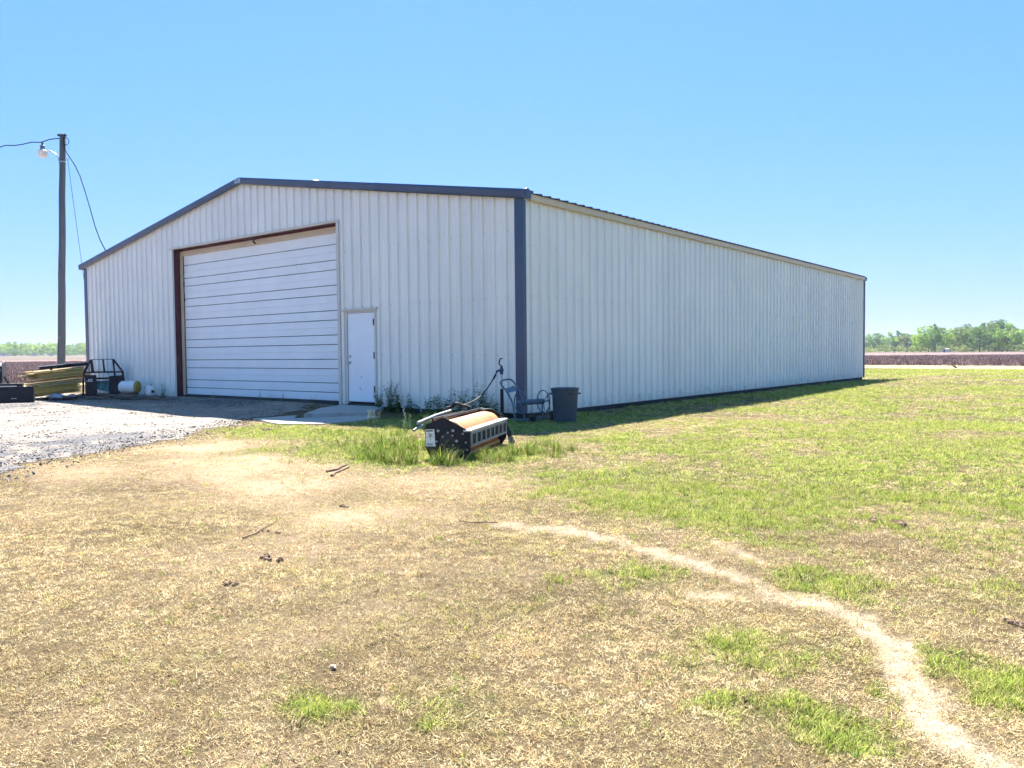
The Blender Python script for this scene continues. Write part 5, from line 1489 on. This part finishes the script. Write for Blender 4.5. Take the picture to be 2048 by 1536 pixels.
for kd, (mat, seeds) in dict(a=('leafA', (1, 2, 3)), b=('leafB', (4, 5)), c=('leafC', (6,))).items():
    for sd in seeds:
        rng = np.random.RandomState(sd)
        Vc, Bc, cl = crown_arrays(rng, 54, 46, .42, .45, .53, .030)
        tr = MB()
        tr.tube([(0, 0, -.02), (.005, .0, .25), (rng.uniform(-.02, .02), .01, .5), (rng.uniform(-.04, .04), 0, .85)], [.022, .017, .012, .004], 8)
        for c in cl[:9]:
            z0 = rng.uniform(.2, .5); tr.tube([(0, 0, z0), (c[0] * .5, c[1] * .5, (z0 + c[2]) / 2 + .03), (c[0], c[1], c[2])], [.010, .007, .002], 5)
        protos[kd + str(sd)] = (tr.mesh('trunk', M['bark'], True), crown_mesh('crown', Vc, Bc, M[mat]))
def tree(x_, y_, h, wid, kind, label, group, rz):
    tm, cm = protos[kind]
    t = thing('tree', (x_, y_, 0), label, 'tree', group)
    for nm, me in (('trunk', tm), ('crown', cm)):
        o = bpy.data.objects.new(nm, me); COL.objects.link(o); o.parent = t
        o.scale = (wid / .70, wid / .70, h); o.rotation_euler = (0, 0, rz)
    return t
ORD = ['leftmost', 'second from left', 'third from left', 'fourth from left', 'fifth from left', 'sixth from left', 'seventh from left', 'eighth from left', 'ninth from left', 'tenth from left', 'eleventh from left', 'twelfth from left', 'thirteenth from left', 'fourteenth from left']
count = {}
TREES = [
    (-95.2, 386.2, 7.6, 8.0, 'b4', 'distant hazy tree in the low row right behind the barn edge', 'distant trees behind the barn edge'),
    (-96.0, 405.2, 8.8, 7.4, 'a2', 'distant hazy tree in the low row right behind the barn edge', 'distant trees behind the barn edge'),
    (-90.2, 398.6, 8.9, 8.7, 'b5', 'distant hazy tree in the low row right behind the barn edge', 'distant trees behind the barn edge'),
    (-89.4, 414.2, 9.8, 8.9, 'a1', 'distant hazy tree in the low row right behind the barn edge', 'distant trees behind the barn edge'),
    (-86.0, 418.3, 10.5, 8.4, 'b4', 'distant hazy tree in the low row right behind the barn edge', 'distant trees behind the barn edge'),
    (-75.9, 390.4, 8.4, 7.4, 'c6', 'distant hazy tree in the low row right behind the barn edge', 'distant trees behind the barn edge'),
    (-71.9, 390.3, 8.1, 6.9, 'a3', 'distant hazy tree in the low row right behind the barn edge', 'distant trees behind the barn edge'),
    (-77.9, 438.2, 9.9, 8.7, 'b5', 'distant hazy tree in the low row right behind the barn edge', 'distant trees behind the barn edge'),
    (-66.1, 410.6, 9.7, 8.1, 'b4', 'distant hazy tree in the low row right behind the barn edge', 'distant trees behind the barn edge'),
    (-60.3, 413.6, 10.0, 8.0, 'b5', 'distant hazy tree in the low row right behind the barn edge', 'distant trees behind the barn edge'),
    (-61.3, 461.5, 10.3, 7.8, 'a2', 'distant hazy tree in the low row right behind the barn edge', 'distant trees behind the barn edge'),
    (-38.0, 446.3, 9.0, 8.8, 'b4', 'distant hazy tree in the low row right behind the barn edge', 'distant trees behind the barn edge'),
    (-35.5, 471.7, 9.8, 10.2, 'a3', 'distant hazy tree in the low row right behind the barn edge', 'distant trees behind the barn edge'),
    (-52.7, 301.7, 8.5, 6.1, 'a1', 'light green leafy tree in the far grove on the right', 'light green trees of the far grove'),
    (-51.5, 308.6, 9.7, 8.3, 'a2', 'light green leafy tree in the far grove on the right', 'light green trees of the far grove'),
    (-46.9, 294.8, 9.8, 5.5, 'b4', 'dark green tree in the far grove on the right', 'dark green trees of the far grove'),
    (-46.3, 312.4, 8.9, 4.7, 'a3', 'light green leafy tree in the far grove on the right', 'light green trees of the far grove'),
    (-45.6, 321.4, 8.9, 5.6, 'a1', 'light green leafy tree in the far grove on the right', 'light green trees of the far grove'),
    (-41.4, 312.4, 9.3, 6.1, 'c6', 'olive-tinged tree in the far grove on the right', 'olive trees of the far grove'),
    (-41.6, 320.0, 9.9, 6.6, 'b5', 'dark green tree in the far grove on the right', 'dark green trees of the far grove'),
    (-39.1, 319.5, 8.9, 7.3, 'a2', 'light green leafy tree in the far grove on the right', 'light green trees of the far grove'),
    (-34.4, 301.5, 9.8, 8.2, 'b4', 'dark green tree in the far grove on the right', 'dark green trees of the far grove'),
    (-35.0, 325.9, 10.9, 8.4, 'a3', 'light green leafy tree in the far grove on the right', 'light green trees of the far grove'),
    (-32.3, 322.1, 11.1, 8.3, 'c6', 'olive-tinged tree in the far grove on the right', 'olive trees of the far grove'),
    (-29.2, 314.2, 10.9, 8.4, 'b5', 'dark green tree in the far grove on the right', 'dark green trees of the far grove'),
    (-26.8, 306.4, 9.8, 7.5, 'a1', 'light green leafy tree in the far grove on the right', 'light green trees of the far grove'),
    (-28.1, 335.1, 9.4, 7.0, 'b4', 'dark green tree in the far grove on the right', 'dark green trees of the far grove'),
    (-20.2, 327.3, 8.5, 8.2, 'a2', 'light green leafy tree in the far grove on the right', 'light green trees of the far grove'),
]
for i, (x_, y_, h_, w_, kd, lab, grp) in enumerate(TREES):
    k_ = count.get(grp, 0); count[grp] = k_ + 1
    tree(x_, y_, h_, w_, kd, lab + ', ' + ORD[k_], grp, i * 1.7)
# undergrowth along the foot of the trees
def woodland(name, label, specs, mat, seed, leaf, n_clump, n_leaf, up_=1.0):
    rng = np.random.RandomState(seed); VV, BB = [], []
    for x_, y_, h, w in specs:
        Vc, Bc, _ = crown_arrays(rng, n_clump, n_leaf, .5, .46, .48, leaf)
        VV.append(Vc * np.array([w, w, h * up_]) + np.array([x_, y_, float(rise(x_))])); BB.append(np.clip(Bc + rng.uniform(-.3, .3), 0, 1))
    o = link(name, crown_mesh(name, np.vstack(VV), np.concatenate(BB), M[mat])); o['kind'] = 'stuff'; o['label'] = label; o['category'] = 'woodland'
rng = random.Random(5)
UNDER = [
    (-75.4, 306.9, 2.6, 4.8), (-73.8, 303.8, 2.1, 4.8), (-64.0, 272.1, 1.5, 3.0), (-67.1, 288.6, 2.5, 3.3), (-66.0, 286.6, 1.9, 4.0), (-71.2, 311.7, 2.6, 4.8), (-71.0, 316.7, 2.5, 2.9), (-69.7, 316.2, 3.0, 3.9),
    (-60.5, 281.2, 2.9, 3.9), (-58.3, 274.6, 2.9, 5.0), (-65.8, 310.1, 2.0, 2.9), (-64.4, 309.4, 2.9, 2.6), (-55.4, 275.9, 2.6, 3.3), (-64.3, 321.4, 2.2, 5.0), (-54.4, 278.5, 2.4, 2.6), (-57.1, 294.9, 2.4, 2.9),
    (-61.1, 317.6, 1.8, 4.9), (-54.5, 295.3, 2.1, 3.8), (-56.0, 306.3, 2.3, 4.1), (-54.0, 302.9, 2.1, 4.3), (-51.7, 293.2, 3.2, 3.8), (-47.9, 280.0, 2.0, 3.9), (-53.2, 309.7, 2.5, 2.7), (-50.4, 303.5, 2.6, 3.4),
    (-51.9, 317.5, 1.2, 2.7), (-53.1, 329.3, 1.7, 3.6), (-46.5, 298.3, 1.9, 3.3), (-48.3, 312.4, 1.8, 3.4), (-42.2, 285.3, 2.3, 4.3), (-43.4, 295.3, 2.8, 3.1), (-44.4, 306.5, 2.6, 2.8), (-42.6, 302.2, 2.9, 3.6),
    (-40.0, 295.0, 1.9, 4.1), (-41.4, 309.8, 1.7, 2.8), (-38.8, 297.2, 2.8, 4.6), (-38.9, 302.0, 2.8, 4.1), (-38.1, 306.4, 1.5, 3.2), (-36.7, 303.4, 1.9, 3.5), (-37.1, 310.8, 3.0, 2.9), (-40.5, 338.1, 3.0, 5.0),
    (-39.2, 339.5, 3.1, 3.1), (-37.2, 334.7, 2.5, 3.8), (-33.4, 309.9, 1.7, 2.7), (-31.9, 308.0, 2.8, 2.6), (-33.4, 329.7, 3.0, 4.7), (-31.8, 324.4, 1.2, 4.4), (-29.8, 310.4, 2.5, 3.8), (-32.6, 344.1, 2.4, 3.4),
    (-31.4, 340.7, 2.2, 4.5), (-26.5, 307.3, 2.3, 4.5), (-29.2, 338.5, 3.0, 4.5), (-23.4, 299.0, 2.5, 4.7), (-24.7, 312.9, 1.7, 3.8), (-24.6, 324.3, 2.8, 2.5), (-22.2, 306.7, 1.4, 2.7), (-24.3, 345.9, 1.4, 3.8),
    (-21.3, 318.0, 1.9, 4.1), (-20.4, 321.2, 1.6, 3.3), (-20.9, 331.8, 2.6, 3.5), (-18.3, 312.7, 1.9, 4.0),
]
woodland('undergrowth', 'low scrub along the foot of the far trees on the right', UNDER, 'leafC', 21, .05, 18, 30)
WOOD = [
    (-776.0, 191.0, 10.1, 10.7), (-774.0, 191.0, 9.1, 11.2), (-820.0, 204.0, 9.5, 8.5), (-819.0, 205.0, 8.1, 9.5), (-844.0, 213.0, 11.5, 9.2), (-829.0, 212.0, 8.9, 9.8), (-833.0, 212.0, 10.4, 12.3), (-809.0, 209.0, 10.4, 10.4),
    (-798.0, 205.0, 7.8, 7.9), (-716.0, 186.0, 7.3, 7.6), (-734.0, 193.0, 7.2, 12.0), (-831.0, 218.0, 10.5, 12.0), (-789.0, 211.0, 10.4, 7.2), (-779.0, 209.0, 10.0, 7.6), (-838.0, 227.0, 8.4, 8.9), (-822.0, 223.0, 8.9, 8.1),
    (-791.0, 215.0, 10.4, 9.4), (-758.0, 207.0, 8.6, 9.5), (-773.0, 212.0, 10.9, 9.5), (-721.0, 200.0, 9.3, 11.5), (-771.0, 216.0, 9.3, 10.9), (-717.0, 202.0, 7.4, 11.5), (-768.0, 218.0, 9.1, 11.3), (-733.0, 207.0, 7.9, 10.5),
    (-727.0, 207.0, 9.4, 12.7), (-792.0, 228.0, 9.3, 12.1), (-728.0, 211.0, 8.0, 7.1), (-744.0, 217.0, 8.0, 9.2), (-798.0, 234.0, 8.5, 12.9), (-771.0, 228.0, 9.3, 12.0), (-763.0, 228.0, 9.3, 11.3), (-740.0, 222.0, 9.9, 12.8),
    (-716.0, 215.0, 8.0, 11.3), (-815.0, 248.0, 11.4, 8.5), (-719.0, 218.0, 7.9, 11.2), (-804.0, 248.0, 9.1, 12.2), (-739.0, 227.0, 9.9, 7.5), (-794.0, 246.0, 9.1, 9.1), (-770.0, 241.0, 7.9, 9.0), (-743.0, 233.0, 8.3, 10.5),
    (-727.0, 231.0, 9.3, 7.7), (-765.0, 243.0, 8.2, 12.3), (-685.0, 219.0, 10.0, 9.2), (-774.0, 250.0, 9.0, 11.1), (-780.0, 253.0, 9.0, 11.5), (-759.0, 249.0, 9.7, 7.7), (-716.0, 234.0, 9.8, 11.1), (-691.0, 227.0, 9.2, 10.8),
    (-787.0, 260.0, 10.5, 7.7), (-683.0, 228.0, 8.2, 11.3), (-738.0, 247.0, 9.9, 9.7), (-687.0, 230.0, 7.4, 11.3), (-733.0, 249.0, 10.2, 9.2), (-712.0, 242.0, 10.3, 7.3), (-692.0, 237.0, 9.7, 9.1), (-712.0, 245.0, 9.3, 11.6),
    (-770.0, 267.0, 8.5, 8.6), (-671.0, 232.0, 9.5, 11.4), (-680.0, 237.0, 8.5, 11.5), (-752.0, 266.0, 10.0, 7.9), (-678.0, 240.0, 8.9, 10.4), (-685.0, 243.0, 9.8, 7.2), (-766.0, 277.0, 11.6, 9.3), (-725.0, 262.0, 9.9, 12.9),
    (-686.0, 249.0, 10.1, 9.9), (-741.0, 271.0, 7.9, 11.6), (-709.0, 261.0, 9.4, 9.8), (-714.0, 263.0, 7.8, 10.0), (-700.0, 260.0, 9.4, 12.8), (-658.0, 246.0, 9.6, 10.7), (-688.0, 257.0, 8.2, 7.5), (-760.0, 288.0, 9.4, 12.2),
    (-655.0, 249.0, 9.8, 10.6), (-729.0, 280.0, 10.5, 9.1), (-755.0, 291.0, 11.3, 9.6), (-697.0, 269.0, 8.0, 7.3), (-660.0, 254.0, 7.7, 10.0), (-701.0, 274.0, 9.1, 10.9), (-691.0, 270.0, 10.1, 9.4), (-746.0, 294.0, 10.8, 9.2),
    (-697.0, 276.0, 9.7, 8.3), (-656.0, 260.0, 9.7, 7.9), (-652.0, 261.0, 7.9, 8.0), (-647.0, 260.0, 7.2, 7.7), (-687.0, 278.0, 7.8, 7.1), (-675.0, 275.0, 9.8, 7.3), (-672.0, 275.0, 7.6, 12.8), (-634.0, 259.0, 8.5, 8.0),
    (-663.0, 275.0, 7.8, 7.3), (-653.0, 272.0, 9.8, 9.8), (-654.0, 275.0, 8.1, 8.6), (-694.0, 293.0, 9.0, 7.6), (-736.0, 313.0, 10.4, 7.0), (-627.0, 264.0, 7.6, 7.2), (-696.0, 296.0, 10.9, 8.2), (-670.0, 289.0, 10.3, 12.5),
    (-614.0, 266.0, 7.9, 10.6), (-619.0, 270.0, 8.0, 12.1), (-657.0, 286.0, 8.6, 11.1), (-628.0, 276.0, 9.5, 11.4), (-673.0, 298.0, 10.8, 9.2), (-633.0, 280.0, 9.7, 9.9), (-625.0, 278.0, 9.4, 10.6), (-649.0, 292.0, 9.1, 7.9),
    (-604.0, 272.0, 8.4, 11.6), (-612.0, 277.0, 7.8, 12.1), (-706.0, 323.0, 11.3, 9.7), (-686.0, 316.0, 9.1, 9.2), (-646.0, 296.0, 10.6, 7.6), (-609.0, 281.0, 7.3, 10.9),
]
woodland('far_woodland', 'far hazy green woodland across the field on the left', WOOD, 'leafA', 22, .045, 26, 34, 1.15)
WOODB = [
    (-693.0, 168.0, 3.5, 9.2), (-688.0, 170.0, 3.8, 10.8), (-703.0, 176.0, 4.5, 9.9), (-707.0, 181.0, 4.9, 6.9), (-684.0, 176.0, 5.9, 6.6), (-708.0, 185.0, 3.7, 10.5), (-690.0, 183.0, 3.8, 10.1), (-692.0, 188.0, 5.7, 10.4),
    (-689.0, 189.0, 4.6, 6.6), (-684.0, 192.0, 5.9, 7.0), (-679.0, 192.0, 5.5, 6.4), (-677.0, 194.0, 3.3, 8.8), (-672.0, 196.0, 5.3, 9.0), (-668.0, 197.0, 6.5, 7.7), (-658.0, 197.0, 3.8, 6.8), (-672.0, 206.0, 6.1, 10.9),
    (-676.0, 209.0, 4.9, 8.1), (-672.0, 211.0, 6.3, 8.4), (-656.0, 209.0, 6.5, 10.6), (-669.0, 215.0, 3.6, 6.5), (-648.0, 211.0, 4.8, 9.2), (-659.0, 217.0, 4.0, 8.2), (-656.0, 219.0, 5.6, 7.4), (-641.0, 217.0, 4.4, 6.4),
    (-652.0, 223.0, 5.5, 10.9), (-650.0, 228.0, 4.3, 6.8), (-638.0, 225.0, 4.8, 8.7), (-646.0, 231.0, 4.0, 8.3), (-641.0, 233.0, 4.0, 7.2), (-616.0, 227.0, 3.5, 8.7), (-619.0, 230.0, 3.2, 7.0), (-624.0, 236.0, 6.4, 9.9),
    (-609.0, 234.0, 3.6, 6.1), (-616.0, 238.0, 3.2, 8.7), (-613.0, 239.0, 3.9, 10.0), (-609.0, 241.0, 3.2, 8.1), (-617.0, 248.0, 6.2, 10.0), (-601.0, 243.0, 5.7, 9.9), (-616.0, 254.0, 4.9, 7.4), (-593.0, 246.0, 5.3, 10.5),
    (-600.0, 255.0, 5.3, 10.6), (-601.0, 258.0, 4.5, 8.6), (-589.0, 254.0, 5.4, 11.0), (-592.0, 259.0, 4.2, 8.3), (-590.0, 262.0, 6.4, 6.8), (-590.0, 264.0, 4.4, 10.3),
]
woodland('far_woodland', 'darker shrubs at the foot of the far woodland on the left', WOODB, 'leafB', 23, .05, 18, 26)
# far farm sheds
def shed(x_, y_, w, d_, h, label, rz):
    t = thing('far_shed', (x_, y_, float(rise(x_))), label, 'shed')
    for nm, mb_, mt in (('wall', MB().span((-w / 2, -d_ / 2, 0), (w / 2, d_ / 2, h)), 'shedwall'),
                        ('roof', MB().prism([(-w / 2 - .3, 0, h + .01), (0, 0, h + w * .2), (w / 2 + .3, 0, h + .01)], (0, -d_ / 2 - .3, 0), (0, d_ / 2 + .3, 0)), 'shedroof'),
                        ('door', MB().span((-.3, -d_ / 2 - .04, 0), (.3, -d_ / 2 - .005, h * .9)), 'seal')):
        o = bpy.data.objects.new(nm, mb_.mesh(nm, M[mt])); COL.objects.link(o); o.parent = t
    t.rotation_euler = (0, 0, rz)
SHEDS = [
    (-41.4, 281.8, 1.5, 1.5, 1.1, 'tiny pale shed among the trees on the right', -0.4),
    (-601.3, 219.4, 4.5, 4, 1.1, 'low white house at the woodland edge left of the pole', 1.2),
    (-591.9, 226.8, 3, 4, 1.1, 'small white house at the woodland edge nearest the pole', 1.2),
    (-617.8, 206.3, 7, 4, 1.1, 'long pale shed at the far left woodland edge', 1.2),
]
for q in SHEDS: shed(*q)

# air
hz = MB().span((-1500, -400, -1.2), (900, 1200, 22)).mesh('haze', None)
hzo = link('haze', hz); hzo['kind'] = 'stuff'; hzo['label'] = 'thin pale haze over the fields'; hzo['category'] = 'haze'
hm = bpy.data.materials.new('haze'); hm.use_nodes = True; hm.node_tree.nodes.clear()
ho = hm.node_tree.nodes.new('ShaderNodeOutputMaterial'); hv = hm.node_tree.nodes.new('ShaderNodeVolumePrincipled')
hv.inputs['Color'].default_value = (.80, .88, 1.0, 1); hv.inputs['Density'].default_value = HAZE; hv.inputs['Anisotropy'].default_value = .2
hm.node_tree.links.new(hv.outputs[0], ho.inputs['Volume']); hz.materials.append(hm)

for o in bpy.data.objects:
    if '_loc' in o: del o['_loc']
